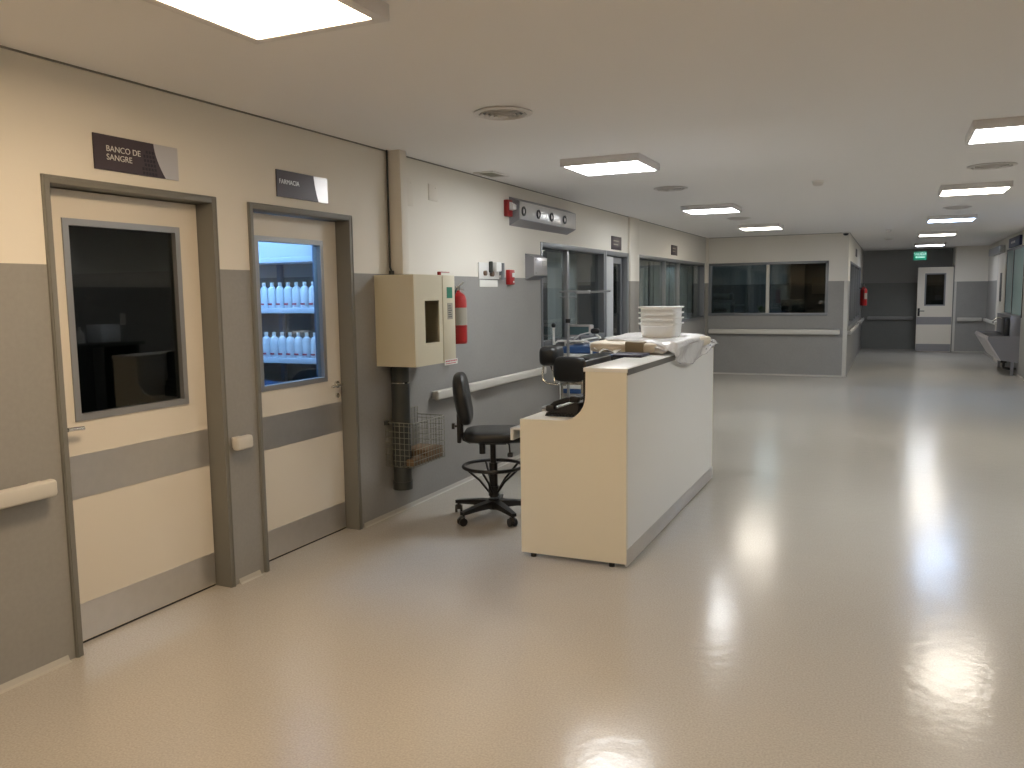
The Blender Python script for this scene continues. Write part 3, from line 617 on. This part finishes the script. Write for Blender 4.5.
tag(MB().cushion((1.43, 5.25, .888), .07, .12, .03, .6, .6, fn=lambda v: v + Vector((0, 0, .012 * noise.noise(v * 30)))).build('black_pouch', 'black'), 'crumpled black pouch behind the desk telephone', 'pouch')
t = thing('computer_monitor', 'thin black monitor seen edge-on behind the raised counter top', 'monitor', (1.60, 5.0, .85))
MB().box(1.592, 1.612, 4.72, 5.22, .885, 1.188, .004).build('screen', 'blackp', t); MB().box(1.612, 1.628, 4.98, 5.06, .86, 1.0).build('stand', 'blackp', t); MB().cushion((1.58, 5.02, .857), .08, .11, .007, .6, .5).build('foot', 'blackp', t)
t = thing('wallet_folder', 'navy flat folder lying on the raised top before the wrapped package', 'folder', (1.72, 5.36, 1.17))
MB().box(1.60, 1.80, 5.28, 5.50, 1.171, 1.189, .004).build('cover', 'navy', t); part_label(MB().cushion((1.595, 5.34, 1.180), .03, .05, .009, .7, .6).build('strap', 'blue', t), 'blue strap end')

# wrapped package and film
pk = thing('wrapped_package', 'beige paper bundle wrapped in crumpled white plastic on the counter', 'package', (1.65, 6.1, 1.17))
mt = Matrix.Rotation(math.radians(-8), 4, 'Z')
MB().cushion((0, 0, 0), .285, .58, .042, .25, .35, mtx=mt, nu=60, nv=16, fn=lambda v: v + Vector((0, .01 * noise.noise(v * 6), .006 * noise.noise(v * 9)))).xform(Matrix.Translation((1.655, 6.13, 1.214))).build('paper_bundle', 'beige', pk)
MB().box(.03, .17, -.587, -.40, -.034, .046, .012).xform(Matrix.Translation((1.655, 6.13, 1.214)) @ mt).build('tape', mat('brown_tape', (.25, .20, .12), .35), pk)
def film(name, ys, xl, prof_fn, m, nu=70, nv=46):
    vs = []; fs = []
    for j in range(nv + 1):
        v = j / nv; y = ys[0] + (ys[1] - ys[0]) * v
        for i in range(nu + 1):
            u = i / nu; x, z, yo = prof_fn(u, v, y); p = Vector((x, y + yo, z)); q = p * 7
            cr = .010 * abs(noise.noise(q)) + .007 * abs(noise.noise(q * 2.6)) + .003 * noise.noise(q * 6)
            out = Vector((0, 0, 1)) if x < 1.93 else Vector((1, 0, .2)).normalized()
            vs.append(p + out * cr)
    for j in range(nv):
        for i in range(nu): a = j * (nu + 1) + i; fs.append((a, a + 1, a + nu + 2, a + nu + 1))
    o = MB().add(vs, fs).build(name, m, pk); md = o.modifiers.new('thickness', 'SOLIDIFY'); md.thickness = .0012; return o
def ss(a, b, t): t = max(0, min(1, (t - a) / (b - a))); return t * t * (3 - 2 * t)
def lerp(tab, y):
    for (a, va), (b, vb) in zip(tab, tab[1:]):
        if y <= b: k = max(0, (y - a) / (b - a)); k = k * k * (3 - 2 * k); return va + (vb - va) * k
    return tab[-1][1]
def pf(u, v, y):
    zb = lerp(((5.50, 1.150), (5.68, 1.100), (6.05, 1.070), (6.45, 1.11), (6.75, 1.15), (7.0, 1.165)), y)
    xl = lerp(((5.50, 1.88), (5.62, 1.60), (5.72, 1.38), (5.9, 1.31), (7.0, 1.28)), y)
    top = lerp(((5.50, 1.20), (5.62, 1.262), (6.5, 1.264), (7.0, 1.20)), y)
    if u < .12: k = u / .12; return xl + .05 * k, 1.180 + (top - 1.180) * ss(0, 1, k) * (1 if y > 5.66 else .9), .006 * math.sin(u * 40)
    if u < .70: k = (u - .12) / .58; return xl + .05 + (1.905 - xl - .05) * k, top + .005 * math.sin(k * 9 + y * 4), 0
    k = (u - .70) / .30
    if k < .4: a = k / .4; return 1.905 + .061 * math.sin(a * PI / 2), top - .035 * (1 - math.cos(a * PI / 2)), 0
    k2 = (k - .4) / .6; return 1.966 + .010 * math.sin(k2 * 5 + y * 9), (top - .035) + (zb - top + .035) * k2, .02 * math.sin(k2 * 3)
part_label(film('plastic_film', (5.50, 7.0), None, pf, 'film', 76, 60), 'crumpled white plastic film hanging over the front edge')
def pf2(u, v, y):
    return 1.36 + .22 * u, 1.176 + .03 * abs(math.sin(u * 7 + v * 3)) * (1 - v * .3), -.08 * math.sin(u * 3)
film('loose_film', (5.52, 5.70), None, pf2, 'film', 30, 14)
b = MB()
for (y, z, w_) in ((6.52, 1.185, .03), (6.60, 1.17, .04), (6.45, 1.15, .02), (6.70, 1.20, .03)): b.box(1.984, 1.9875, y, y + w_, z, z + .008)
b.build('print', 'dgrey', pk, False)
# nested white bins
def bin_obj(i, z, label):
    a, b_, h = .145, .115, .108; t = thing('plastic_bin', label, 'bin', (1.725, 6.08, z), 'nested white bins on the package')
    def ring(hx, hy, zz, n=40):
        out = []
        for k in range(n):
            an = 2 * PI * k / n; cx = math.copysign(abs(math.cos(an)) ** .3, math.cos(an)); sy = math.copysign(abs(math.sin(an)) ** .3, math.sin(an)); out.append((1.725 + hx * cx, 6.08 + hy * sy, zz))
        return out
    rings = [ring(a - .016, b_ - .016, z), ring(a - .006, b_ - .006, z + h - .012), ring(a + .008, b_ + .008, z + h - .010), ring(a + .009, b_ + .009, z + h), ring(a - .004, b_ - .004, z + h), ring(a - .024, b_ - .024, z + .005)]
    n = 40; vs = sum(rings, []); fs = [(j * n + k, j * n + (k + 1) % n, (j + 1) * n + (k + 1) % n, (j + 1) * n + k) for j in range(len(rings) - 1) for k in range(n)]
    fs += [tuple(range(n - 1, -1, -1)), tuple(range(5 * n, 6 * n))]
    MB().add(vs, fs).build('tub', 'bin_', t); MB().box(1.61, 1.84, 6.08 - b_ - .007, 6.08 - b_ + .001, z + h - .026, z + h - .010, .003).build('grip', 'bin_', t)
names = ['lowest white bin of the stack, its whole side showing', 'second white bin from the bottom of the nested stack', 'third white bin from the bottom of the nested stack', 'topmost white bin of the nested stack, bluish rim']
for i, l in enumerate(names): bin_obj(i, 1.264 + i * .040, l)

# ------------------------------------------------------------------ black swivel chair
def swivel_chair():
    t = thing('swivel_chair', 'black drafting swivel chair with a foot ring left of the counter', 'chair', (0, 0, 0))
    MB().cushion((0.02, 0, .606), .225, .215, .043, .55, .45, fn=lambda v: v + Vector((0, 0, -.10 * max(0, v.x - .13)))).build('seat', 'black', t)
    tilt = Matrix.Rotation(math.radians(-9), 4, 'Y')
    def bk(v):
        v = v.copy(); v.x += -.9 * v.y * v.y * -1 * .5 - .02 * math.cos(v.z * 6); v.y *= 1 - .22 * max(0, v.z / .19) ** 2; return v
    MB().cushion((-.200, 0, .868), .050, .205, .187, .6, .6, mtx=tilt, fn=bk).build('backrest', 'black', t)
    MB().tube([(-.06, 0, .558), (-.17, 0, .555), (-.205, 0, .57), (-.225, 0, .62), (-.225, 0, .72)], .016, 10).box(-.255, -.225, -.03, .03, .545, .76, .008).build('back_bar', 'blackp', t)
    k = MB().cyl((-.25, 0, .665), (-.275, 0, .665), .008).cyl((-.272, 0, .665), (-.292, 0, .665), .022).build('knob', 'blackp', t)
    MB().box(-.10, .10, -.07, .07, .540, .566, .006).cyl((-.07, -.10, .485), (-.07, -.10, .56), .022).build('mechanism', 'blackp', t)
    MB().tube([(.08, -.06, .565), (.12, -.13, .555), (.125, -.15, .50)], .006, 8).cushion((.127, -.152, .485), .02, .03, .014).build('lever', 'blackp', t)
    MB().cyl((0, 0, .15), (0, 0, .40), .030).cyl((0, 0, .39), (0, 0, .565), .021).build('gas_lift', 'blackp', t)
    R = .215; MB().tube([(R * math.cos(2 * PI * k / 40), R * math.sin(2 * PI * k / 40), .375) for k in range(40)], .0125, 10, True).build('foot_ring', 'blackp', t)
    b = MB()
    for k in range(5):
        a = 2 * PI * (k + .5) / 5; b.tube([(.03 * math.cos(a), .03 * math.sin(a), .18), (.10 * math.cos(a), .10 * math.sin(a), .27), (R * math.cos(a), R * math.sin(a), .37)], .0085, 8)
    b.cyl((0, 0, .16), (0, 0, .23), .038); b.build('ring_strut', 'blackp', t)
    MB().cyl((0, 0, .065), (0, 0, .14), .048, .040).build('hub', 'blackp', t)
    for k in range(5):
        a = 2 * PI * k / 5 + math.radians(-61); d = Vector((math.cos(a), math.sin(a), 0)); n = Vector((-d.y, d.x, 0)); vs = []
        for rr, hw, zt, zb_ in ((.03, .030, .128, .075), (.16, .026, .118, .080), (.275, .019, .102, .075), (.312, .018, .096, .075)):
            for sx, zz in ((-1, zb_), (1, zb_), (1, zt), (-1, zt)): vs.append(d * rr + n * hw * sx + Vector((0, 0, zz)))
        fs = [(0, 1, 2, 3), (15, 14, 13, 12)] + [(j * 4 + i, j * 4 + (i + 1) % 4, (j + 1) * 4 + (i + 1) % 4, (j + 1) * 4 + i) for j in range(3) for i in range(4)]
        lg = MB().add(vs, fs).build('leg', 'blackp', t)
        c = d * .295; cb = MB(); ang = a + .7 * k; cd = Vector((math.cos(ang), math.sin(ang), 0)); cn = Vector((-cd.y, cd.x, 0)); w0 = c - cd * .012
        for s_ in (-1, 1): p = w0 + cn * s_ * .010; q = w0 + cn * s_ * .027; cb.cyl((p.x, p.y, .029), (q.x, q.y, .029), .029, n=20)
        cb.cyl((c.x, c.y, .03), (c.x, c.y, .085), .009); cb.cushion((w0.x, w0.y, .045), .022, .022, .02)
        cb.build('caster', 'blackp', lg)
    return t
ch = swivel_chair(); ch.location = (.725, 5.235, 0); ch.rotation_euler = (0, 0, math.radians(23))

# blood draw chair beyond the counter
t = thing('phlebotomy_chair', 'black padded chair with armrest pad on chrome tubes behind the counter', 'chair', (.9, 6.55, 0))
MB().cushion((.865, 6.42, .970), .140, .045, .105, .45, .45).build('backrest', 'black', t)
MB().cushion((.86, 6.68, .50), .23, .22, .045, .4, .4).build('seat', 'black', t)
MB().cushion((0, 0, 0), .085, .16, .085, .5, .5).xform(Matrix.Translation((.665, 6.52, 1.075)) @ Matrix.Rotation(math.radians(8), 4, 'Z')).build('headrest', 'black', t)
MB().cushion((0, 0, 0), .12, .26, .034, .5, .5).xform(Matrix.Translation((1.03, 6.85, 1.045)) @ Matrix.Rotation(math.radians(-28), 4, 'Z') @ Matrix.Rotation(math.radians(4), 4, 'X')).build('arm_pad', 'black', t)
MB().tube([(.615, 6.46, 1.0), (.610, 6.45, .93), (.614, 6.44, .875), (.65, 6.44, .845), (.72, 6.45, .835), (.80, 6.5, .83)], .009).tube([(.66, 6.50, 1.0), (.70, 6.47, .92), (.72, 6.46, .84)], .009).build('arm_tube', 'chrome', t)
MB().tube([(.775, 6.47, .90), (.775, 6.48, .70), (.775, 6.50, .47)], .011).build('back_tube', 'chrome', t); MB().tube([(.955, 6.47, .90), (.955, 6.48, .70), (.955, 6.50, .47)], .011).build('back_tube', 'chrome', t)
MB().box(.76, .97, 6.455, 6.485, .835, .865, .006).build('cross_bar', 'chrome', t)
MB().tube([(1.02, 6.82, 1.02), (1.02, 6.75, .75), (1.02, 6.72, .47)], .011).build('arm_post', 'chrome', t)
for sx in (.68, 1.04):
    for sy in (6.5, 6.87): MB().tube([(sx, sy, .46), (sx, sy, .01)], .012).build('leg', 'chrome', t)
MB().box(.67, 1.05, 6.49, 6.88, .44, .465, .006).build('seat_frame', 'chrome', t)

# gurney
t = thing('hospital_gurney', 'white framed gurney with blue mattress standing before the glazed front', 'gurney', (.34, 8.9, 0))
X0, X1, Y0, Y1 = .06, .62, 8.15, 9.95
MB().box(X0 + .02, X1 - .02, Y0 + .02, Y1, .965, 1.035, .025, 3).build('mattress', 'blue', t)
MB().box(X0, X1, Y0, Y1, .90, .962, .008).build('frame', 'white', t)
MB().tube([(X0 - .025, Y0, .90), (X0 - .025, Y0, 1.245)], .0125).build('corner_post', 'white', t)
MB().cushion((X0 - .025, Y0, 1.262), .022, .022, .026, .9, .9).build('post_knob', 'blackp', t)
MB().tube([(X0 - .01, Y0 - .015, .93), (X0 - .01, Y0 - .015, 1.07), (X0 + .03, Y0 - .015, 1.10), (X0 + .35, Y0 - .015, 1.10), (X0 + .39, Y0 - .015, 1.08), (X0 + .40, Y0 - .015, 1.03), (X0 + .40, Y0 - .015, .92)], .012).build('foot_rail', 'white', t)
MB().tube([(X0 - .01, Y0 + .3, .93), (X0 - .01, Y0 + .3, 1.06), (X0 - .01, Y1 - .3, 1.06), (X0 - .01, Y1 - .3, .93)], .010).build('side_rail', 'white', t)
MB().box(X0 + .03, X1 - .03, Y0 + .05, Y1 - .1, .585, .625, .008).build('lower_shelf', 'white', t)
MB().box(X0 + .05, X1 - .05, Y0 + .045, Y1 - .15, .535, .583, .008).build('shelf_tray', 'blue', t)
for lx in (X0 + .03, X1 - .03):
    for ly in (Y0 + .06, Y1 - .12):
        lg = MB().tube([(lx, ly, .90), (lx, ly, .10)], .016).build('leg', 'white', t); MB().cyl((lx - .016, ly, .06), (lx + .016, ly, .06), .058).build('caster', 'blackp', lg)
tag(MB().cushion((.40, 9.1, 1.070), .12, .16, .022, .8, .7, fn=lambda v: v + Vector((0, 0, .014 * noise.noise(v * 25)))).build('folded_sheet', 'teal'), 'grey folded cloth on the blue mattress', 'cloth')
# drip stand
t = thing('drip_stand', 'white drip stand with a long horizontal bar before the glazed front', 'stand', (.255, 8.0, 0))
px, py = .255, 8.0
MB().cyl((px, py, .10), (px, py, 1.32), .0145).cyl((px, py, 1.31), (px, py, 1.63), .009).build('pole', 'alu', t)
MB().tube([(px - .09, py, 1.612), (px, py, 1.620), (px + .22, py, 1.604), (px + .46, py, 1.614)], .010).tube([(px - .09, py, 1.555), (px + .10, py, 1.56)], .006).box(px + .10, px + .24, py - .03, py + .03, 1.592, 1.624, .004).build('cross_bar', 'alu', t)
MB().cyl((px, py, 1.295), (px, py, 1.335), .026).build('clamp_knob', 'blackp', t)
for k in range(4): a = PI / 4 + PI / 2 * k; MB().tube([(px, py, .11), (px + .12 * math.cos(a), py + .12 * math.sin(a), .09), (px + .135 * math.cos(a), py + .135 * math.sin(a), .03)], .012).build('foot', 'alu', t)
# patient monitor with lamp arm
t = thing('patient_monitor', 'light grey monitor box standing on the gurney behind its rail', 'monitor', (.15, 8.6, 0))
MB().box(.03, .29, 8.60, 8.72, 1.12, 1.25, .012).build('casing', 'signsil', t); MB().box(.05, .27, 8.597, 8.601, 1.14, 1.23).build('screen', 'teal', t)
MB().cyl((.15, 8.66, 1.04), (.15, 8.66, 1.13), .015).box(.09, .21, 8.60, 8.72, 1.036, 1.05, .004).build('stand', 'alu', t)
t = thing('examination_lamp', 'small lamp with black joints on a pale bent arm above the gurney', 'lamp', (.72, 8.35, 0))
lx, ly = .43, 8.35
MB().tube([(lx - .24, ly, 1.10), (lx - .17, ly, 1.155), (lx - .08, ly, 1.175), (lx, ly, 1.195)], .008).build('upper_arm', 'white', t)
MB().tube([(lx, ly, 1.18), (lx + .05, ly, 1.12), (lx + .12, ly, 1.075), (.70, ly, 1.02), (.72, ly, .9), (.72, ly, .05)], .013).build('arm', 'white', t)
MB().cushion((lx, ly, 1.195), .048, .035, .030, .7, .7).build('joint', 'blackp', t); MB().cushion((lx + .10, ly, 1.085), .06, .035, .035, .7, .7).build('joint', 'blackp', t); MB().lathe((.72, ly, 0), [(.09, 0), (.09, .02), (.03, .05)], 28).build('base', 'white', t)
# ------------------------------------------------------------------ inside the pharmacy (door_2 window)
def panel_lamp(name, x, y, col, s_, label, size=.5):
    t = thing(name, label, 'ceiling light', (x, y, H - .04)); MB().box(x - size / 2 - .02, x + size / 2 + .02, y - size / 2 - .02, y + size / 2 + .02, H - .035, H).build('housing', 'lampbody', t)
    MB().box(x - size / 2, x + size / 2, y - size / 2, y + size / 2, H - .04, H - .036).build('diffuser', emis('lit_inner_diffuser', col, s_), t, False)
panel_lamp('ceiling_light', -.95, 4.2, (.30, .56, 1.0), 20.0, 'bluish lamp inside the medicine store room')
t = thing('storage_shelf', 'pale metal shelf rack inside the store room behind the second door', 'shelf', (-1.05, 5.1, 0))
sx0, sx1 = -1.62, -.525
for z in (1.875, 1.500, 1.125, .75, .3): MB().box(sx0, sx1, 4.92, 5.2, z - .022, z + .018, .002).build('shelf_board', 'shelf', t)
for sx in (sx0 + .018, -1.09, sx1):
    for sy in ((4.915, 5.19) if sx != -1.09 else (5.19,)): MB().box(sx - .018, sx + .018, sy - .018, sy + .018, 0, 2.1).build('upright', 'shelfd', t)
bz = thing('saline_bottle', 'white plastic fluid bottle in a row on the store room shelf', 'bottle', (0, 0, 0), 'bottles on the store room shelves')
MB().lathe((0, 0, 0), [(.001, 0), (.031, 0), (.033, .006), (.033, .128), (.027, .148), (.013, .160), (.012, .168)], 18).build('body', 'bottle', bz)
MB().lathe((0, 0, 0), [(.014, .166), (.014, .190), (.001, .190)], 14).build('cap', 'white', bz)
MB().box(-.019, .019, -.0345, -.030, .022, .034, .001).build('red_mark', 'pink', bz, False)
first = True
for row, z in ((0, 1.519), (1, 1.144)):
    for k in range(9):
        loc = (-.600 - k * .0765, 4.965, z); lab = 'white fluid bottle on the %s lit shelf, %s from the right-hand post' % (('upper', 'lower')[row], ('first', 'second', 'third', 'fourth', 'fifth', 'sixth', 'seventh', 'eighth', 'ninth')[k])
        grp = ('bottles on the upper store shelf', 'bottles on the lower store shelf')[row]
        if first: bz.location = loc; bz['label'] = lab; bz['group'] = grp; first = False
        else: dup(bz, loc, lab, grp)
for k, (a, b_) in enumerate(((-1.07, -.555), (-1.60, -1.09))):
    t = thing('white_carton', ('white carton on the top store room shelf, right one', 'white carton on the top store room shelf, left one')[k], 'box', ((a + b_) / 2, 5.05, 1.894))
    MB().box(a, b_, 4.925, 5.165, 1.8935, 2.17, .004).build('box', 'carton', t); MB().box(a, b_, 4.923, 4.926, 2.04, 2.045).build('lid_seam', 'shelf', t)
t = thing('blue_bag', 'dark blue bag lying on the lower store room shelf', 'bag', (-.95, 4.85, .77))
MB().cushion((-.98, 5.03, .86), .38, .10, .09, .6, .6, fn=lambda v: v + Vector((0, 0, .03 * noise.noise(v * 9)))).build('sack', 'bluebox', t)
MB().box(-1.2, -.75, 4.70, 4.90, .96, 1.02, .02).build('flap', 'bluebox', t) if False else None

# furniture on the right side of the hall (seen reflected in the door glass)
t = thing('dark_desk', 'dark desk against the right wall, only reflected in the nearer door glass', 'desk', (5.1, 6.6, 0))
MB().box(4.75, 5.38, 5.9, 7.3, 1.05, 1.09, .003).build('desktop', 'dgrey', t); MB().box(4.80, 5.36, 5.95, 6.6, .05, 1.05, .004).build('pedestal', 'blackp', t); MB().box(4.80, 5.36, 7.2, 7.25, 0, 1.05, .003).build('side_panel', 'blackp', t)
tag(MB().box(4.95, 5.2, 6.85, 7.12, 1.092, 1.30, .004).build('paper_box', 'carton'), 'small pale box on the dark desk, reflected in the nearer door glass', 'box')
tag(MB().lathe((5.1, 6.68, 1.092), [(.001, 0), (.05, 0), (.05, .10), (.015, .15), (.015, .19), (.001, .19)], 20).build('spray_bottle', 'white'), 'white bottle on the dark desk, reflected in the nearer door glass', 'bottle')
tag(MB().box(5.388, 5.4, 7.5, 7.58, 1.27, 1.42, .003).build('wall_switch', 'white'), 'pale switch plate on the right wall, reflected in the nearer door glass', 'switch')

# inside the ward: blinds and furniture
def blind(y0, y1, z0, z1, x, label, n, group='vertical blinds behind the glazed fronts', m='blind'):
    t = thing('vertical_blind', label, 'blind', (x, (y0 + y1) / 2, z0), group); b = MB(); w_ = (y1 - y0) / n
    for k in range(n):
        yc = y0 + w_ * (k + .5); a = math.radians(12 + 75 * noise.noise(Vector((k * .7, y0, 0)))); d = Vector((math.sin(a) * .5 * w_ * .95, math.cos(a) * .5 * w_ * .95, 0)); nn = Vector((d.y, -d.x, 0)).normalized() * .0012
        p, q = Vector((x, yc, 0)) - d, Vector((x, yc, 0)) + d
        b.add([(*(p - nn).xy, z0), (*(q - nn).xy, z0), (*(q + nn).xy, z0), (*(p + nn).xy, z0), (*(p - nn).xy, z1), (*(q - nn).xy, z1), (*(q + nn).xy, z1), (*(p + nn).xy, z1)], [(0, 1, 2, 3), (7, 6, 5, 4), (0, 4, 5, 1), (1, 5, 6, 2), (2, 6, 7, 3), (3, 7, 4, 0)])
    b.build('slats', m, t, False); MB().box(x - .02, x + .02, y0, y1, z1, z1 + .035, .003).build('head_rail', 'alud', t)
blind(8.95, 9.93, 1.0, 2.08, -.35, 'grey vertical blind behind the wide pane left of the open doorway', 8)
blind(11.55, 13.10, 1.02, 2.08, -.22, 'grey vertical blind behind the first pane of the blinds window', 12)
blind(13.22, 14.05, 1.02, 2.08, -.22, 'grey vertical blind behind the narrow pane of the blinds window', 5)
blind(14.22, 15.95, 1.02, 2.08, -.22, 'grey vertical blind behind the last pane of the blinds window', 12)
panel_lamp('ceiling_light', -2.4, 9.2, (1.0, .96, .92), 3.0, 'added unseen lamp brightening the room behind the first glazed front', .55)  # lamp added to lift the room's brightness, no fitting seen
panel_lamp('ceiling_light', -2.2, 13.6, (1.0, .96, .92), 3.0, 'added unseen lamp brightening the room behind the blinds', .55)  # another added lamp, lights the blinds from inside
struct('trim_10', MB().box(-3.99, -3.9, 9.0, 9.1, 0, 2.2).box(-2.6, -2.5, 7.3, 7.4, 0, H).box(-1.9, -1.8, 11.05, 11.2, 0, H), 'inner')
t = thing('ward_cupboard', 'pale tall cupboard inside the room behind the first glazed front', 'cupboard', (-2.6, 10.9, 0))
MB().box(-3.0, -2.2, 10.6, 11.15, 0, 1.95, .006).build('carcass', 'carton', t); MB().box(-2.99, -2.61, 10.59, 10.6, .05, 1.9).build('door', 'carton', t); MB().box(-2.59, -2.21, 10.59, 10.6, .05, 1.9).build('door', 'carton', t)

# inside the office behind window_3
panel_lamp('ceiling_light', .8, 19.2, (.8, .9, 1.0), 14.0, 'added unseen lamp brightening the office behind the double window', .4)  # added so the office contents show; no lamp visible there
t = thing('copier', 'grey copier standing at the left inside the dark office window', 'copier', (.20, 16.8, 0))
MB().box(.02, .42, 16.55, 17.0, 0, 1.38, .02).build('body', 'alud', t); MB().box(.03, .40, 16.54, 16.98, 1.42, 1.55, .02).build('scanner_lid', 'alud', t); MB().box(.42, .66, 16.62, 16.9, 1.30, 1.325, .004).build('paper_tray', 'alud', t); MB().box(.10, .34, 16.535, 16.55, 1.2, 1.26).build('output_slot', 'blackp', t)
struct('wall_office_window', MB().box(0.46, 2.40, 16.42, 16.60, 0, 1.06), 'inner')
t = thing('potted_plant', 'small green plant in a pale pot at the middle of the office sill', 'plant', (1.02, 16.52, 1.06))
MB().lathe((1.02, 16.50, 1.06), [(.001, 0), (.05, 0), (.068, .13), (.06, .13), (.055, .11)], 24).build('pot', 'beige', t)
b = MB(); random.seed(3)
for k in range(60):
    a = random.random() * 2 * PI; rr = random.random() * .09; z = 1.18 + random.random() * .13; c = Vector((1.02 + rr * math.cos(a), 16.5 + rr * .6 * math.sin(a), z)); d = Vector((math.cos(a), math.sin(a), random.uniform(-.3, .8))).normalized(); n = d.orthogonal().normalized(); L_ = .035
    b.add([c - d * L_, c + n * .012, c + d * L_, c - n * .012], [(0, 1, 2, 3)])
b.build('foliage', 'plant', t, False)
t = thing('office_bottle', 'tall pale bottle on the sill inside the office window', 'bottle', (.72, 16.5, 1.06)); MB().lathe((.72, 16.5, 1.06), [(.001, 0), (.045, 0), (.045, .2), (.03, .25), (.03, .62), (.001, .62)], 20).build('body', 'alud', t)
t = thing('desk_tray', 'low white tray with papers on the office sill', 'tray', (1.45, 16.5, 1.06)); MB().box(1.25, 1.62, 16.44, 16.58, 1.06, 1.085, .004).build('tray', 'paper', t)
t = thing('office_monitor', 'dark monitor inside the office, right of the window mullion', 'monitor', (1.45, 17.1, .7))
MB().box(1.3, 1.75, 17.1, 17.13, 1.12, 1.42, .006).build('screen', 'blackp', t); MB().cyl((1.52, 17.12, .76), (1.52, 17.12, 1.14), .02).build('stand', 'blackp', t)
t = thing('office_desk', 'desk inside the dark office behind the right pane', 'desk', (1.6, 17.2, 0)); MB().box(1.35, 2.35, 16.9, 17.6, .72, .76).build('desktop', 'carton', t)
for lx in (1.4, 2.3):
    for ly in (16.95, 17.55): MB().box(lx - .02, lx + .02, ly - .02, ly + .02, 0, .72).build('leg', 'alud', t)
t = thing('notice_board', 'pinned notice board on the far office wall', 'board', (1.32, 18.39, 1.6)); MB().box(1.22, 1.34, 18.37, 18.4, 1.55, 1.95).build('board', 'alud', t) if False else MB().box(1.5, 2.1, 21.46, 21.49, 1.5, 1.9).build('board', 'glabel', t)

# ------------------------------------------------------------------ right wall: scrub sink and doorway
t = thing('scrub_sink', 'grey steel scrub sink projecting from the right wall', 'sink', (5.15, 18.2, 0))
sy0, sy1 = 17.30, 19.4
pr = [(4.875, .70), (4.865, .655), (5.10, .275), (XR, .235), (XR, .70)]
MB().prism([(4.90, .64), (5.115, .275), (XR, .235), (XR, .64)], sy0, sy1).build('basin', 'sinksteel', t)
part_label(MB().prism([(4.875, .715), (4.855, .665), (5.09, .27), (5.125, .27), (4.90, .65), (4.90, .715)], sy0 - .01, sy1 + .01).build('front_apron', 'signsil', t), 'pale slanted front edge')
MB().prism([(4.9, .64), (4.9, .70), (5.0, .715), (XR, .715), (XR, .64)], sy0, sy0 + .02).box(4.9, XR, sy1 - .02, sy1, .64, .715).build('rim', 'sinksteel', t)
MB().box(5.0, XR - .02, sy0 + .03, sy1 - .03, .66, .68).build('basin_floor', 'blackp', t)
MB().box(5.24, XR, sy0, sy1, .715, 1.085, .004).build('backsplash', 'sinksteel', t)
MB().box(5.15, 5.245, sy0 + .05, sy0 + .45, .72, 1.05, .02).build('soap_dispenser', 'blackp', t)
MB().tube([(5.24, 17.9, 1.0), (5.1, 17.9, 1.03), (5.03, 17.9, .98), (5.03, 17.9, .93)], .014).build('faucet', 'chrome', t)
MB().cyl((5.2, 17.6, .26), (5.2, 17.6, .21), .05).tube([(5.2, 17.6, .22), (5.2, 17.6, .12), (5.3, 17.6, .1), (XR - .002, 17.6, .1)], .025).build('drain', 'blackp', t)
for ly in (17.32, 19.3): MB().box(5.28, 5.33, ly, ly + .05, 0, .25).build('support_leg', 'sinksteel', t)
r = hold('window_5', (XR, 18.45, 1.05)); fr = MB()
for yy in (17.2, 18.6, 19.65): fr.box(XR - .012, XR + .12, yy, yy + .05, 1.05, 2.35, .002)
fr.box(XR - .012, XR + .12, 17.2, 19.7, 2.31, 2.35, .002).box(XR - .012, XR + .12, 17.2, 19.7, 1.05, 1.09, .002); fr.build('window_frame', 'blackp', r)
tp = mat('teal_film_on_glass', (.20, .31, .32), .25)
MB().box(XR - .004, XR + .004, 17.25, 18.6, 1.09, 2.31).build('pane', tp, r, False); MB().box(XR - .004, XR + .004, 18.65, 19.65, 1.09, 2.31).build('pane', tp, r, False)
struct('wall_theatre', MB().box(XR + .25, XR + .29, 16.8, 20.2, 0, H), mat('teal_wall', (.30, .42, .42), .6))
panel_lamp('ceiling_light', XR + .2, 18.3, (.7, .9, 1.0), 5.0, 'small added lamp, unseen, behind the glass at the right edge', .08)  # made-up lamp, put in to lighten the teal window
t = thing('wall_screen', 'dark blue sign panel over the window at the right edge', 'sign', (XR, 18.5, 2.35)); MB().box(XR - .05, XR - .004, 17.6, 19.1, 2.36, 2.54, .004).build('panel', 'signblue', t)
b = MB()
for k in range(3): b.box(XR - .052, XR - .05, 18.2 + k * .2, 18.34 + k * .2, 2.43, 2.47)
b.build('lettering', 'paper', t, False)
r = hold('door_5', (XR, 20.3, 0)); MB().box(XR - .03, XR + .02, 19.72, 20.95, 0, 2.3, .003).build('leaf', 'leaf', r); MB().box(XR - .036, XR - .03, 20.15, 20.45, 1.3, 1.9).build('glass', 'blackp', r); MB().box(XR - .03, XR + .03, 20.95, 21.05, 0, 2.34, .003).build('door_frame', 'rail', r)
t = thing('door_closer_box', 'grey overhead box above the white door on the right wall', 'box', (XR - .05, 21.2, 2.32)); MB().box(XR - .10, XR, 20.1, 22.3, 2.32, 2.47, .006).build('cover', 'alu', t)
